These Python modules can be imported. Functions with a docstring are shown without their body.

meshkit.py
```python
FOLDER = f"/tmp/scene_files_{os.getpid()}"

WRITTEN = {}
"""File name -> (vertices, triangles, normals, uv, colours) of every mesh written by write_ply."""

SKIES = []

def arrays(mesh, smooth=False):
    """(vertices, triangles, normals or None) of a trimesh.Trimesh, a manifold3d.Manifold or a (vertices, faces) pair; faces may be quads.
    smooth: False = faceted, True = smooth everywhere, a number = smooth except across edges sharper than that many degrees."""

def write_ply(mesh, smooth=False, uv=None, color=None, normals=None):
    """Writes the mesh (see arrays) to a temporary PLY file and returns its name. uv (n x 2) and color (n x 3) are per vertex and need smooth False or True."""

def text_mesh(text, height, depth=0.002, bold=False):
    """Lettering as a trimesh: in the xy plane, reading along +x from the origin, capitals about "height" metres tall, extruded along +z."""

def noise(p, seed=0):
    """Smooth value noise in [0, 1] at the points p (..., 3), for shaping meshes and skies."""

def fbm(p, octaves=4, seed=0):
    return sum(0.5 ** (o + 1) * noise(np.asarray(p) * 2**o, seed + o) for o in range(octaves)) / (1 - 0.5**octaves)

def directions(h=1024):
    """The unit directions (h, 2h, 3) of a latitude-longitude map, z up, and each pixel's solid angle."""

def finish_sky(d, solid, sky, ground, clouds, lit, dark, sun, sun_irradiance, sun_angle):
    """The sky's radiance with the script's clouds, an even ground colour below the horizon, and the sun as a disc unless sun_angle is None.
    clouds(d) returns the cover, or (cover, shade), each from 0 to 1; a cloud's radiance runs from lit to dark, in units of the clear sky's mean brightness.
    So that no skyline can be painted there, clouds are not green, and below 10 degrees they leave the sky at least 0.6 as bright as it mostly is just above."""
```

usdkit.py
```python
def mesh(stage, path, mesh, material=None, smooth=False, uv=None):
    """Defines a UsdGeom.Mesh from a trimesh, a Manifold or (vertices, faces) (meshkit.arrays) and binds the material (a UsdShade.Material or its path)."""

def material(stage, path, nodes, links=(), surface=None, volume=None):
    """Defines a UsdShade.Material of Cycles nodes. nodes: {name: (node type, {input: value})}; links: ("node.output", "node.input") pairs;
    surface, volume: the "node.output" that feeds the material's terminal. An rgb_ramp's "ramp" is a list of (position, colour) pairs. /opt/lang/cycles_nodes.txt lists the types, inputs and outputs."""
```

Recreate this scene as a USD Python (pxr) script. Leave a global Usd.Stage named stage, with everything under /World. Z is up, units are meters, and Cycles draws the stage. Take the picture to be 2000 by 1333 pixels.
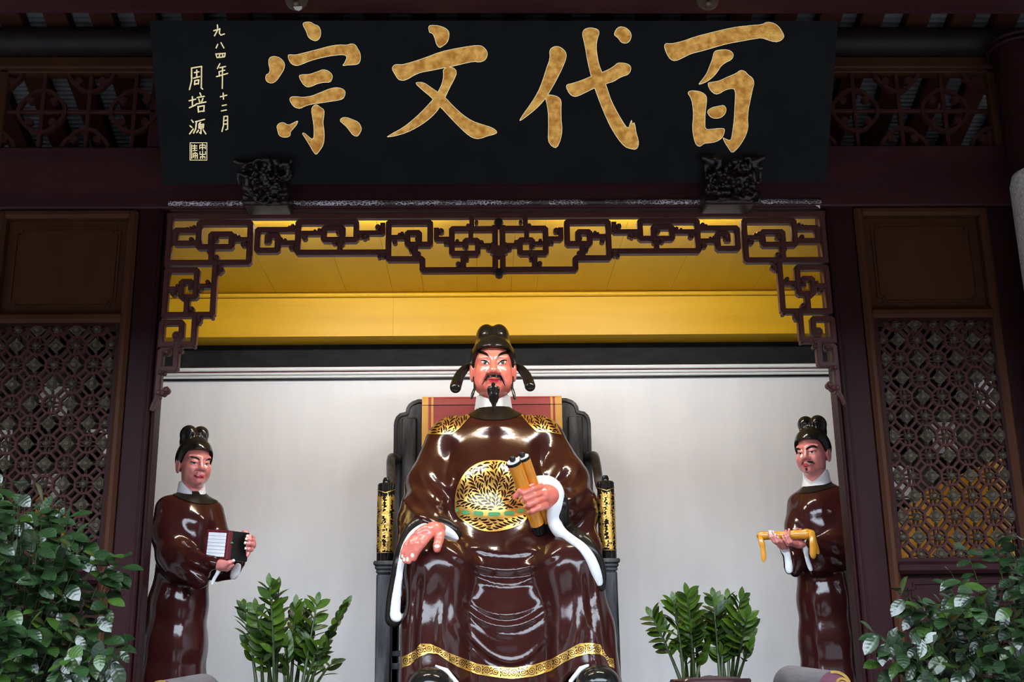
import math, random
import numpy as np, trimesh, usdkit, meshkit
from scipy.ndimage import map_coordinates, gaussian_filter
from shapely.geometry import Polygon, LineString, Point, box as sbox
from shapely.ops import unary_union
from shapely import affinity
from pxr import Usd, UsdGeom, UsdLux, UsdShade, Gf, Sdf

stage = Usd.Stage.CreateInMemory()
UsdGeom.SetStageUpAxis(stage, 'Z'); UsdGeom.SetStageMetersPerUnit(stage, 1.0)
UsdGeom.Xform.Define(stage, '/World'); UsdGeom.Scope.Define(stage, '/World/Looks')

# ---------------------------------------------------------------- camera, sky, exposure
F_PX, PITCH, YAW, ROLL = 2300.0, 15.9, 1.6, 0.81
CAM = np.array([0, 0, 1.5])
_p, _y, _r = np.radians([PITCH, YAW, ROLL])
FWD = np.array([math.sin(_y)*math.cos(_p), math.cos(_y)*math.cos(_p), math.sin(_p)])
_r0 = np.array([math.cos(_y), -math.sin(_y), 0]); _u0 = np.cross(_r0, FWD)
RGT, UPV = _r0*math.cos(_r) - _u0*math.sin(_r), _r0*math.sin(_r) + _u0*math.cos(_r)
cam = UsdGeom.Camera.Define(stage, '/World/camera')
cam.AddTransformOp().Set(Gf.Matrix4d(*[float(v) for v in (*RGT, 0, *UPV, 0, *(-FWD), 0, *CAM, 1)]))
cam.CreateHorizontalApertureAttr(36.0); cam.CreateVerticalApertureAttr(24.0)
cam.CreateFocalLengthAttr(F_PX/2000*36.0)
cam.CreateClippingRangeAttr(Gf.Vec2f(0.05, 1000))
cam.CreateExposureAttr(0.0)
DAY = 5.2                                   # overcast sky, seen by the hall only under the front eaves
dome = UsdLux.DomeLight.Define(stage, '/World/sky')
dome.CreateIntensityAttr(DAY); dome.CreateColorAttr(Gf.Vec3f(0.76, 0.87, 1.0))
LAMP = 118.0                                # radiance of the two lamp tubes behind the lintel
LAMP_COL = (0.96, 0.98, 1.0)

# ---------------------------------------------------------------- helpers
def rays(px):
    px = np.atleast_2d(np.asarray(px, float))
    return FWD*F_PX + RGT*(px[:, :1]-1000) + UPV*(666.5-px[:, 1:2])
def at(x, y, Y):
    d = rays([(x, y)])[0]
    return CAM + d*(Y/d[1])
def ats(px, Y):
    d = rays(px); return CAM + d*(np.broadcast_to(np.asarray(Y, float), (len(d),))/d[:, 1])[:, None]
def ppm(p):
    return F_PX/float(np.dot(np.asarray(p)-CAM, FWD))        # pixels per metre at a point
_used, _loc = {}, {}
def numbered(path):
    n = _used.get(path, -1)+1; _used[path] = n
    return path if n == 0 else '%s_%03d' % (path, n)
def path_of(o): return '/World' if o is None else str(o.GetPath())
def set_data(p, **k):
    for a, b in k.items():
        if b is not None: p.SetCustomDataByKey(a, b)
    return p
def thing(name, label, cat, loc=(0, 0, 0), group=None, kind=None):
    x = UsdGeom.Xform.Define(stage, numbered('/World/'+name)); x.AddTranslateOp().Set(Gf.Vec3d(*[float(v) for v in loc]))
    _loc[str(x.GetPath())] = np.array(loc, float)
    return set_data(x.GetPrim(), label=label, category=cat, group=group, kind=kind)
def cat(ms):
    ms = [m for m in ms if m is not None]
    out, n = [[], []], 0
    for m in ms:
        v, f = (m if isinstance(m, tuple) else (np.asarray(m.vertices), np.asarray(m.faces)))
        out[0].append(v); out[1].append(np.asarray(f)+n); n += len(v)
    return np.vstack(out[0]), np.vstack(out[1])
def obj(name, mesh, m, parent=None, smooth=False, label=None, category=None, group=None, kind=None, uv=None):
    """one Mesh prim; mesh is in world coordinates, moved into the frame of the thing it is part of"""
    pp = path_of(parent); path = numbered(pp+'/'+name)
    if isinstance(mesh, tuple) and len(mesh) == 3: mesh, uv = mesh[:2], mesh[2]
    v, f = mesh if isinstance(mesh, tuple) else (np.asarray(mesh.vertices), np.asarray(mesh.faces))
    base = _loc.get(pp, np.zeros(3))
    p = usdkit.mesh(stage, path, (np.asarray(v)-base, f), m, smooth=smooth, uv=uv).GetPrim()
    _loc[path] = base
    return set_data(p, label=label, category=category, group=group, kind=kind)
def struct(name, mesh, m, smooth=False, label=None):
    return obj(name, mesh, m, None, smooth, label, None, None, 'structure')
def struct_group(name, loc=(0, 0, 0), label=None):
    x = UsdGeom.Xform.Define(stage, numbered('/World/'+name)); x.AddTranslateOp().Set(Gf.Vec3d(*[float(v) for v in loc]))
    _loc[str(x.GetPath())] = np.array(loc, float)
    return set_data(x.GetPrim(), kind='structure', label=label)
# chamfered box: 24 corners, fixed topology
def _cb(c, h, b):
    c, h = np.asarray(c, float), np.asarray(h, float); b = min(b, h.min()*.9); v = []
    for s in np.ndindex(2, 2, 2):
        s = np.array(s)*2-1
        for k in range(3):
            q = h-b; q[k] = h[k]; v.append(c+s*q)
    return np.array(v)
_hull = trimesh.convex.convex_hull(_cb((0, 0, 0), (1, 1.1, 1.2), .2))
_cbv = _cb((0, 0, 0), (1, 1.1, 1.2), .2)
_cbf = np.array([[int(np.argmin(((_cbv-_hull.vertices[i])**2).sum(1))) for i in t] for t in _hull.faces])
def bx(x0, x1, y0, y1, z0, z1, b=.006):
    return _cb(((x0+x1)/2, (y0+y1)/2, (z0+z1)/2), (abs(x1-x0)/2, abs(y1-y0)/2, abs(z1-z0)/2), b), _cbf
def extr(poly, y0, y1):
    """shapely polygon in (x, z), extruded from y0 (front) to y1 (back)"""
    out = []
    for g in getattr(poly, 'geoms', [poly]):
        if g.is_empty or g.area < 1e-9: continue
        m = trimesh.creation.extrude_polygon(g, abs(y1-y0), engine='earcut')
        v = m.vertices; out.append((np.c_[v[:, 0], max(y0, y1)-v[:, 2], v[:, 1]], m.faces))
    return cat(out)
def tube(pts, r, n=8, cap=True):
    pts = np.asarray(pts, float); r = np.broadcast_to(np.asarray(r, float), (len(pts),))
    t = np.gradient(pts, axis=0); t /= np.linalg.norm(t, axis=1)[:, None]+1e-12
    ref = np.array([0, 0, 1.]) if abs(t[0, 2]) < .9 else np.array([1., 0, 0])
    v = []; u = np.cross(t[0], ref); u /= np.linalg.norm(u)
    for i in range(len(pts)):
        u = u-t[i]*np.dot(u, t[i]); u /= np.linalg.norm(u)+1e-12; w = np.cross(t[i], u)
        a = np.arange(n)*2*np.pi/n
        v.append(pts[i]+r[i]*(np.cos(a)[:, None]*u+np.sin(a)[:, None]*w))
    v = np.vstack(v); f = []
    for i in range(len(pts)-1):
        for k in range(n):
            a, b = i*n+k, i*n+(k+1) % n; f += [[a, b, b+n], [a, b+n, a+n]]
    if cap:
        v = np.vstack([v, pts[0], pts[-1]]); m = len(v)
        for k in range(n):
            f += [[(k+1) % n, k, m-2], [(len(pts)-1)*n+k, (len(pts)-1)*n+(k+1) % n, m-1]]
    return v, np.array(f)
def cyl(a, b, r, n=24, r2=None):
    return tube([a, b], [r, r if r2 is None else r2], n)
def lathe(prof, c, n=32):
    """prof: (radius, z) rows; c = (x, y, z0)"""
    a = np.arange(n)*2*np.pi/n; prof = np.asarray(prof, float)
    v = np.vstack([np.c_[c[0]+q[0]*np.cos(a), c[1]+q[0]*np.sin(a), np.full(n, c[2]+q[1])] for q in prof]); f = []
    for i in range(len(prof)-1):
        for k in range(n):
            p, q = i*n+k, i*n+(k+1) % n; f += [[p, q, q+n], [p, q+n, p+n]]
    return v, np.array(f)
def strokes(lines, w, cap=2, join=3):
    return unary_union([LineString(l).buffer(w/2, cap_style=cap, join_style=join) for l in lines])
def smooth_poly(pts, n=2):
    p = np.asarray(pts, float)
    for _ in range(n):
        q = np.roll(p, -1, 0); p = np.stack([.75*p+.25*q, .25*p+.75*q], 1).reshape(-1, 2)
    return p

# ---------------------------------------------------------------- materials
L = '/World/Looks/'
def mat(name, c1, c2=None, rough=.5, metal=0., scale=6., stretch=(1, 1, 1), detail=4, lo=.35, hi=.65, bump=0., bscale=None, bstretch=None, coat=0., coat_rough=.05, spec=.5, extra=None, trans=0., rvar=0.):
    c2 = c1 if c2 is None else c2
    n = {'g': ('geometry', {}), 'm': ('mapping', {'scale': stretch}), 'n': ('noise_texture', {'scale': scale, 'detail': detail, 'roughness': .6}),
         'r': ('rgb_ramp', {'ramp': [(lo, c1), (hi, c2)]}),
         'p': ('principled_bsdf', {'roughness': rough, 'metallic': metal, 'coat_weight': coat, 'coat_roughness': coat_rough, 'specular_ior_level': spec})}
    l = [('g.position', 'm.vector'), ('m.vector', 'n.vector'), ('n.fac', 'r.fac'), ('r.color', 'p.base_color')]
    if bump:
        n['m2'] = ('mapping', {'scale': bstretch or stretch}); n['n2'] = ('noise_texture', {'scale': bscale or scale*6, 'detail': 5, 'roughness': .6})
        n['b'] = ('bump', {'strength': bump, 'distance': .01})
        l += [('g.position', 'm2.vector'), ('m2.vector', 'n2.vector'), ('n2.fac', 'b.height'), ('b.normal', 'p.normal')]
        if coat: l.append(('b.normal', 'p.coat_normal'))
    if rvar:
        n['rr'] = ('map_range', {'from_min': .3, 'from_max': .7, 'to_min': rough-rvar, 'to_max': rough+rvar})
        l += [('n.fac', 'rr.value'), ('rr.result', 'p.roughness')]
    surf = 'p.BSDF'
    if trans:
        n['t'] = ('translucent_bsdf', {}); n['mx'] = ('mix_closure', {'fac': trans})
        l += [('r.color', 't.color'), ('p.BSDF', 'mx.closure1'), ('t.BSDF', 'mx.closure2')]; surf = 'mx.closure'
    return usdkit.material(stage, L+name, n, l, surface=surf)
wood = mat('maroon_wood', (.0130, .0036, .0044), (.0185, .0048, .0056), spec=.08, rough=.45, scale=5, stretch=(1, 1, .12), bump=.12, bscale=60, rvar=.08)
wood_h = mat('maroon_wood_grain_across', (.024, .0066, .0082), (.037, .0098, .0115), spec=.15, rough=.5, scale=5, stretch=(.12, 1, 1), bump=.15, bscale=60, rvar=.08)
wood_brown = mat('brown_wood', (.036, .0130, .0062), (.046, .0165, .0078), spec=.08, rough=.45, scale=4, stretch=(1, 1, .2), bump=.1, bscale=50, rvar=.08)
fret_wood = mat('fretwork_wood', (.050, .0165, .0150), (.062, .020, .018), spec=.22, rough=.42, scale=9, bump=.15, bscale=70)
lattice_wood = mat('lattice_wood', (.030, .0098, .0082), (.040, .0130, .0105), spec=.08, rough=.5, scale=12, bump=.2, bscale=80)
rosette_mat = mat('rosette_dusty_wood', (.036, .027, .018), (.064, .050, .035), spec=.15, rough=.65, scale=30, bump=.4, bscale=120)
dark_wood = mat('black_brown_wood', (.008, .005, .005), (.013, .008, .0075), spec=.15, rough=.55, scale=5, bump=.2)
rafter_mat = mat('rafter_wood', (.032, .0085, .0048), (.043, .0115, .0062), spec=.1, rough=.6, scale=4, bump=.2)
tile_mat = mat('grey_roof_tile', (.12, .12, .125), (.17, .17, .175), rough=.8, scale=14, bump=.3)
plaque_mat = mat('black_lacquer_board', (.0022, .0022, .0030), (.0036, .0036, .0044), spec=.06, rough=.42, scale=3, bump=.03, bscale=30)
gold_char = mat('mottled_gold_leaf', (.56, .205, .011), (.95, .50, .10), rough=.48, metal=.4, scale=22, detail=8, lo=.36, hi=.62, bump=.35, bscale=110)
gold_edge = mat('pale_gold_edge', (.86, .66, .30), (.92, .76, .42), rough=.35, metal=.6, scale=30)
gold = mat('bright_gold_leaf', (.78, .47, .10), (.90, .58, .16), rough=.26, metal=.85, scale=18, bump=.08, bscale=60)
carved = mat('black_carved_wood', (.008, .0045, .0045), (.014, .008, .0075), spec=.3, rough=.3, scale=20, bump=.2)
yellow = mat('yellow_paint', (.52, .285, .008), (.60, .335, .012), rough=.42, spec=.3, scale=2.5, stretch=(.15, 1, 3), bump=.05, bscale=8)
yellow_ceil = mat('yellow_ceiling_paint', (.60, .325, .006), (.66, .365, .009), rough=.36, spec=.3, scale=2, stretch=(3, .3, 1), bump=.04, bscale=10)
olive = mat('shadow_gap_wood', (.10, .075, .03), (.14, .10, .04), rough=.6)
white_wall = mat('white_plaster', (.81, .81, .81), (.85, .85, .85), rough=.75, scale=3, stretch=(2, 1, .25), bump=.04, bscale=40)
white_trim = mat('white_trim_paint', (.78, .78, .77), rough=.55, scale=3)
black_band = mat('black_tarred_plaster', (.010, .010, .011), (.018, .018, .019), spec=.12, rough=.7, scale=14, stretch=(.5, 1, 1), bump=.35, bscale=18)
red_line = mat('dark_red_line', (.09, .012, .018), rough=.6)
stone = mat('grey_stone', (.28, .255, .225), (.55, .50, .45), rough=.85, scale=60, detail=6, bump=.5, bscale=120)
floor_stone = mat('floor_stone', (.10, .098, .096), (.15, .147, .142), rough=.7, scale=3, bump=.1)
robe = mat('robe_lacquer', (.028, .0056, .0048), (.035, .0078, .0058), rough=.5, spec=.03, scale=5, bump=.09, bscale=16, coat=.75, coat_rough=.13)
robe2 = mat('attendant_robe_lacquer', (.028, .0050, .0050), (.034, .0066, .0060), rough=.5, spec=.03, scale=5, bump=.07, bscale=22, coat=.75, coat_rough=.11)
robe_dark = mat('dark_collar_lacquer', (.009, .0075, .0055), (.012, .0095, .007), rough=.5, spec=.05, scale=8, coat=.4, coat_rough=.2)
black_gloss = mat('black_gloss_lacquer', (.004, .004, .004), (.007, .007, .006), rough=.5, spec=.05, scale=8, coat=.7, coat_rough=.09, bump=.05, bscale=40)
skin = mat('painted_skin', (.72, .175, .125), (.76, .195, .14), rough=.33, scale=8, coat=.6, coat_rough=.12)
skin2 = mat('painted_skin_attendant', (.60, .19, .165), (.64, .21, .18), rough=.3, scale=8, coat=.7, coat_rough=.1)
lip = mat('lip_red', (.42, .008, .012), rough=.25, coat=.8)
lip_dark = mat('lip_dark_red', (.13, .006, .008), rough=.25, coat=.8)
eye_white = mat('eye_white', (.80, .80, .79), rough=.2, coat=.6)
iris = mat('iris_grey', (.010, .012, .013), rough=.3, coat=.3)
black_paint = mat('black_paint', (.004, .0035, .0035), rough=.4, spec=.2, coat=.2)
cloth_white = mat('white_lacquer', (.74, .75, .76), (.78, .79, .80), rough=.4, scale=5, coat=.3)
nail = mat('nail_white', (.76, .73, .62), rough=.25, coat=.6)
orange = mat('orange_scroll_paint', (.72, .27, .018), (.78, .31, .022), rough=.28, scale=6, coat=.6, coat_rough=.1)
ochre = mat('ochre_silk_paint', (.58, .24, .010), (.66, .28, .014), rough=.3, scale=6, coat=.7, coat_rough=.1)
green = mat('belt_green', (.055, .27, .105), rough=.35, coat=.4)
chair_black = mat('worn_black_lacquer', (.008, .008, .009), (.125, .13, .14), rough=.36, spec=.35, scale=9, stretch=(1, 1, .16), detail=8, lo=.46, hi=.80, bump=.25, bscale=40)
cloth_red = mat('faded_red_silk', (.30, .035, .035), (.35, .045, .042), rough=.6, scale=8)
cloth_yel = mat('yellow_silk', (.64, .33, .055), (.70, .37, .065), rough=.6, scale=8)
page = mat('book_page', (.70, .71, .73), (.76, .77, .79), rough=.5, scale=10)
book_red = mat('book_red', (.11, .008, .016), rough=.3, coat=.5)
zz_leaf = mat('glossy_green_leaf', (.034, .078, .006), (.060, .118, .010), rough=.26, scale=30, coat=.3, trans=.12)
zz_leaf2 = mat('dark_green_leaf', (.018, .044, .007), (.030, .064, .010), rough=.26, scale=30, coat=.3, trans=.10)
zz_stem = mat('dark_green_stem', (.035, .055, .018), (.06, .08, .025), rough=.35, scale=30)
def leaf_mat(name, c1, c2, rough, coat, coat_rough, trans, veins, strength, spec=.3):
    """leaf with a midrib and side veins pressed into it, laid out along the blade (u across, v along)"""
    n = {'lf_t': ('texture_coordinate', {}), 'lf_s': ('separate_xyz', {}), 'lf_a': ('math', {'math_type': 'absolute'}), 'lf_k': ('math', {'math_type': 'multiply', 'value2': 5.0}), 'lf_v': ('math', {'math_type': 'multiply', 'value2': veins}),
         'lf_d': ('math', {'math_type': 'subtract'}), 'lf_w': ('math', {'math_type': 'sine'}), 'lf_m': ('math', {'math_type': 'multiply', 'value2': 3.0}), 'lf_mn': ('math', {'math_type': 'minimum', 'value2': 1.0}), 'lf_h': ('math', {'math_type': 'multiply_add', 'value2': .5}),
         'lf_b': ('bump', {'strength': strength, 'distance': .004}), 'lf_oi': ('object_info', {}), 'lf_r': ('rgb_ramp', {'ramp': [(0, c1), (1, c2)]}),
         'lf_p': ('principled_bsdf', {'roughness': rough, 'coat_weight': coat, 'coat_roughness': coat_rough, 'specular_ior_level': spec}), 'lf_tr': ('translucent_bsdf', {}), 'lf_mx': ('mix_closure', {'fac': trans})}
    l = [('lf_t.UV', 'lf_s.vector'), ('lf_s.x', 'lf_a.value1'), ('lf_a.value', 'lf_k.value1'), ('lf_s.y', 'lf_v.value1'), ('lf_v.value', 'lf_d.value1'), ('lf_k.value', 'lf_d.value2'), ('lf_d.value', 'lf_w.value1'), ('lf_a.value', 'lf_m.value1'), ('lf_m.value', 'lf_mn.value1'),
         ('lf_w.value', 'lf_h.value1'), ('lf_mn.value', 'lf_h.value3'), ('lf_h.value', 'lf_b.height'), ('lf_b.normal', 'lf_p.normal'), ('lf_b.normal', 'lf_p.coat_normal'), ('lf_oi.random', 'lf_r.fac'), ('lf_r.color', 'lf_p.base_color'), ('lf_r.color', 'lf_tr.color'), ('lf_p.BSDF', 'lf_mx.closure1'), ('lf_tr.BSDF', 'lf_mx.closure2')]
    return usdkit.material(stage, L+name, n, l, surface='lf_mx.closure')
zz_leaf = leaf_mat('glossy_green_leaf', (.019, .044, .002), (.036, .070, .003), .42, .12, .25, .12, 20, .12, .2)
zz_leaf2 = leaf_mat('dark_green_leaf', (.008, .022, .002), (.016, .036, .003), .42, .12, .25, .10, 20, .12, .2)
zz_stem = mat('dark_green_stem', (.013, .022, .006), (.024, .034, .010), rough=.4, spec=.2, scale=30)
bush_leaf = leaf_mat('broad_green_leaf', (.0045, .0150, .0032), (.0085, .0250, .0050), .45, .9, .24, .10, 34, .13, .2)
bush_leaf2 = leaf_mat('young_green_leaf', (.013, .034, .003), (.022, .052, .005), .45, .6, .25, .18, 34, .13, .2)
bark = mat('green_brown_twig', (.020, .024, .008), (.034, .036, .012), rough=.6, spec=.2, scale=20)
pot_mat = mat('dark_glazed_pot', (.020, .008, .010), (.03, .012, .012), rough=.3, spec=.1, scale=6, coat=.8)
soil = mat('potting_soil', (.035, .016, .012), (.06, .03, .02), rough=.95, scale=80, bump=.8)
table_wood = mat('dusty_purple_lacquer', (.075, .022, .036), (.095, .03, .045), rough=.35, scale=6, coat=.4)
table_dust = mat('dusty_grey_lacquer', (.085, .075, .082), (.13, .12, .125), rough=.5, scale=16, stretch=(6, .4, 6), bump=.1)
bronze = mat('dull_bronze', (.085, .055, .040), (.14, .095, .07), rough=.5, metal=.4, scale=30, bump=.2)
tag_white = mat('white_tag', (.6, .58, .5), rough=.7)
lamp_housing = mat('lamp_housing_white', (.8, .8, .8), rough=.5)
tube_mat = usdkit.material(stage, L+'lamp_tube_glow', {'e': ('emission', {'color': LAMP_COL, 'strength': LAMP})}, [], surface='e.emission')
crackle = usdkit.material(stage, L+'crackled_white_paint', {
    'g': ('geometry', {}), 'm': ('mapping', {'scale': (16, 16, 34)}), 'nd': ('noise_texture', {'scale': 40, 'detail': 3}), 'mv': ('mix_vector', {'fac': .25}),
    'v': ('voronoi_texture', {'feature': 'distance_to_edge', 'scale': 3.0}), 'n': ('noise_texture', {'scale': 2.2, 'detail': 6, 'roughness': .7}),
    'w': ('map_range', {'from_min': .44, 'from_max': .66, 'to_min': .0, 'to_max': .15, 'clamp': True}), 'lt': ('math', {'math_type': 'less_than'}),
    'c': ('mix_color', {'a': (.018, .006, .008), 'b': (.42, .38, .40)}), 'p': ('principled_bsdf', {'roughness': .55})},
    [('g.position', 'm.vector'), ('m.vector', 'v.vector'), ('g.position', 'n.vector'), ('n.fac', 'w.value'), ('v.distance', 'lt.value1'), ('w.result', 'lt.value2'),
     ('lt.value', 'c.fac'), ('c.result', 'p.base_color')], surface='p.BSDF')
# ================================================================ the setting
DP = 6.2                                     # front plane of the wooden partition
X0 = 0.095                                   # the axis of the shrine
JL, JR = -1.748, 1.945                       # opening between the door posts
struct('floor', bx(-12, 12, -14, 9, -.2, 0, .01), floor_stone)
plat = struct('floor_platform', bx(-3.6, 3.8, 6.36, 8.24, 0, 1.05, .02), wood_h)
# back wall with bands, ceiling of yellow planks
struct('wall_courtyard', cat([bx(-12, 12, -13.3, -13, 0, 7.6, .02), bx(-9.3, -9, -13, 3.4, 0, 6.0, .02), bx(9, 9.3, -13, 3.4, 0, 6.0, .02), bx(-12, 12, -13.2, -11.2, 7.6, 7.8, .02)]), rafter_mat)
wb = struct('wall_back', bx(-4.4, 4.6, 8.25, 8.5, 0, 5.0, .01), white_wall)
struct('wall_left', bx(-4.6, -4.4, 3.4, 8.5, 0, 5.0, .01), white_wall)
struct('wall_right', bx(4.6, 4.8, 3.4, 8.5, 0, 5.0, .01), white_wall)
t = struct('trim', bx(-4.4, 4.6, 8.215, 8.25, 3.655, 3.85, .004), black_band)
t = struct_group('trim', (0, 8.25, 3.58))
obj('moulding_fillet', bx(-4.4, 4.6, 8.205, 8.25, 3.628, 3.655, .006), white_trim, t)
obj('moulding_line', bx(-4.4, 4.6, 8.222, 8.25, 3.618, 3.628, .002), red_line, t, label='dark red line')
obj('moulding_fillet', bx(-4.4, 4.6, 8.212, 8.25, 3.600, 3.618, .006), white_trim, t)
obj('moulding_fillet', bx(-4.4, 4.6, 8.222, 8.25, 3.578, 3.597, .006), white_trim, t)
obj('moulding_line', bx(-4.4, 4.6, 8.226, 8.25, 3.567, 3.578, .002), black_paint, t, label='thin black line')
bm = struct_group('trim', (0, 8.0, 3.82))
obj('beam_face', bx(-3.4, -.6174, 8.0, 8.25, 3.822, 4.108, .0008), yellow, bm)
obj('beam_face', bx(-.617, 3.6, 8.0, 8.25, 3.822, 4.108, .0008), yellow, bm)
obj('beam_fillet', tube([(-3.4, 7.985, 4.122), (3.6, 7.985, 4.122)], .017, 10), yellow, bm, smooth=True)
ceil = struct_group('ceiling', (X0, 7.2, 4.14))
edges = [-3.4, -2.75, -2.1, -1.45, -.95, -.62, -.40, -.02, .22, .40, .90, 1.36, 1.95, 2.6, 3.1, 3.6]
for a, b in zip(edges[:-1], edges[1:]):
    obj('plank', bx(a+.0006, b-.0006, 6.34, 8.02, 4.142, 4.165, .0008), yellow_ceil, ceil)
obj('ceiling_backing', bx(-3.4, 3.6, 6.34, 8.25, 4.166, 4.20, .002), dark_wood, ceil)
# two fluorescent tubes behind the lintel
for cx, side in ((-.80, 'left'), (1.0, 'right')):
    lp = thing('lamp', 'white lamp tube close under the yellow ceiling behind the lintel, %s of the two' % side, 'lamp', (cx, 6.42, 4.10), 'lamp tubes behind the lintel')
    obj('lamp_housing', bx(cx-.62, cx+.62, 6.342, 6.358, 4.078, 4.138, .004), lamp_housing, lp)
    obj('lamp_tube', cyl((cx-.6, 6.388, 4.107), (cx+.6, 6.388, 4.107), .028, 16), tube_mat, lp, smooth=40)
# door posts and lintel
def post(x0, x1):
    p = struct_group('trim', ((x0+x1)/2, DP, 0))
    obj('post', bx(x0, x1, DP-.005, DP+.14, 0, 4.06, .008), wood, p)
    return p
p = post(JL-.158, JL-.022); obj('post_bead', bx(JL-.022, JL, DP+.02, DP+.14, 0, 4.06, .006), wood, p); obj('post_bead', tube([(JL-.045, DP-.004, 0), (JL-.045, DP-.004, 4.06)], .006, 8), wood, p)
p = post(JR+.022, JR+.180); obj('post_bead', bx(JR, JR+.022, DP+.02, DP+.14, 0, 4.06, .006), wood, p); obj('post_bead', tube([(JR+.05, DP-.004, 0), (JR+.05, DP-.004, 4.06)], .006, 8), wood, p)
p = post(2.90, 3.20)
p = post(-3.0, -2.69)
lint = struct_group('trim', (X0, DP, 4.06))
obj('lintel_board', bx(-3.2, 3.22, DP-.02, DP+.14, 4.05, 4.425, .008), wood_h, lint)
obj('lintel_bead', tube([(-1.74, DP-.022, 4.075), (1.94, DP-.022, 4.075)], .016, 10), crackle, lint, smooth=True, label='bead with crackled white paint')
obj('lintel_fillet', bx(-1.74, 1.94, DP-.012, DP+.1, 4.036, 4.056, .004), wood_h, lint)
obj('paint_chip', extr(Polygon([(1.905, 4.056), (1.935, 4.056), (1.935, 4.035), (1.925, 4.045)]), DP-.016, DP-.011), tag_white, lint, label='white chip of bare paint')
obj('upper_board', bx(-1.9, 2.05, DP+.02, DP+.12, 4.42, 5.02, .008), wood_h, lint)
obj('upper_rail', bx(-3.3, 3.3, DP-.02, DP+.12, 4.925, 5.0, .008), wood_brown, lint)
obj('purlin', cyl((-4.4, 6.14, 5.07), (4.6, 6.14, 5.07), .082, 28), dark_wood, lint, smooth=40)
eb = struct_group('trim', (X0, 5.45, 4.9))
obj('eave_beam', bx(-4.4, 4.6, 5.30, 5.5, 4.855, 5.2, .02), wood_h, eb)
obj('eave_bead', bx(-4.4, 4.6, 5.285, 5.4, 4.835, 4.862, .008), wood_h, eb)
obj('eave_board', bx(-1.75, 1.55, 5.25, 5.30, 4.885, 5.2, .006), dark_wood, eb)
# roof: tiles over rafters, falling to the back, and the front slope over the porch
rf = struct_group('ceiling_roof', (0, 6.2, 5.3))
s0, sl, run = 5.235, .36, 3.0
n = 90
yy = 6.0+np.arange(n+1)*run/n; v, f = [], []
for i in range(n):
    z0, z1 = s0+.075-(yy[i]-6.0)*sl, s0+.075-(yy[i+1]-6.0)*sl
    k = len(v); v += [(-4.6, yy[i], z0), (4.8, yy[i], z0), (4.8, yy[i+1], z1+.016), (-4.6, yy[i+1], z1+.016)]; f += [[k, k+1, k+2], [k, k+2, k+3]]
    if i: f += [[k-2, k-1, k], [k-2, k, k+1]]
obj('roof_tiles', (np.array(v), np.array(f)), tile_mat, rf, kind='stuff')
ang = math.atan(sl); x = -4.3; rng = random.Random(4)
while x < 4.5:
    v, fc = _cb((0, run/2/math.cos(ang), 0), (.066, run/2/math.cos(ang), .045), .005), _cbf
    c, s = math.cos(ang), math.sin(ang)
    v = np.c_[v[:, 0]+x+rng.uniform(-.01, .01), 6.0+v[:, 1]*c+v[:, 2]*s, s0+.03-v[:, 1]*s+v[:, 2]*c]
    obj('rafter', (v, fc), rafter_mat, rf); x += .265
v = np.array([(-4.6, 3.2, 4.11), (4.8, 3.2, 4.11), (4.8, 6.05, 5.33), (-4.6, 6.05, 5.33)]); w = v+(0, 0, .12)
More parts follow.
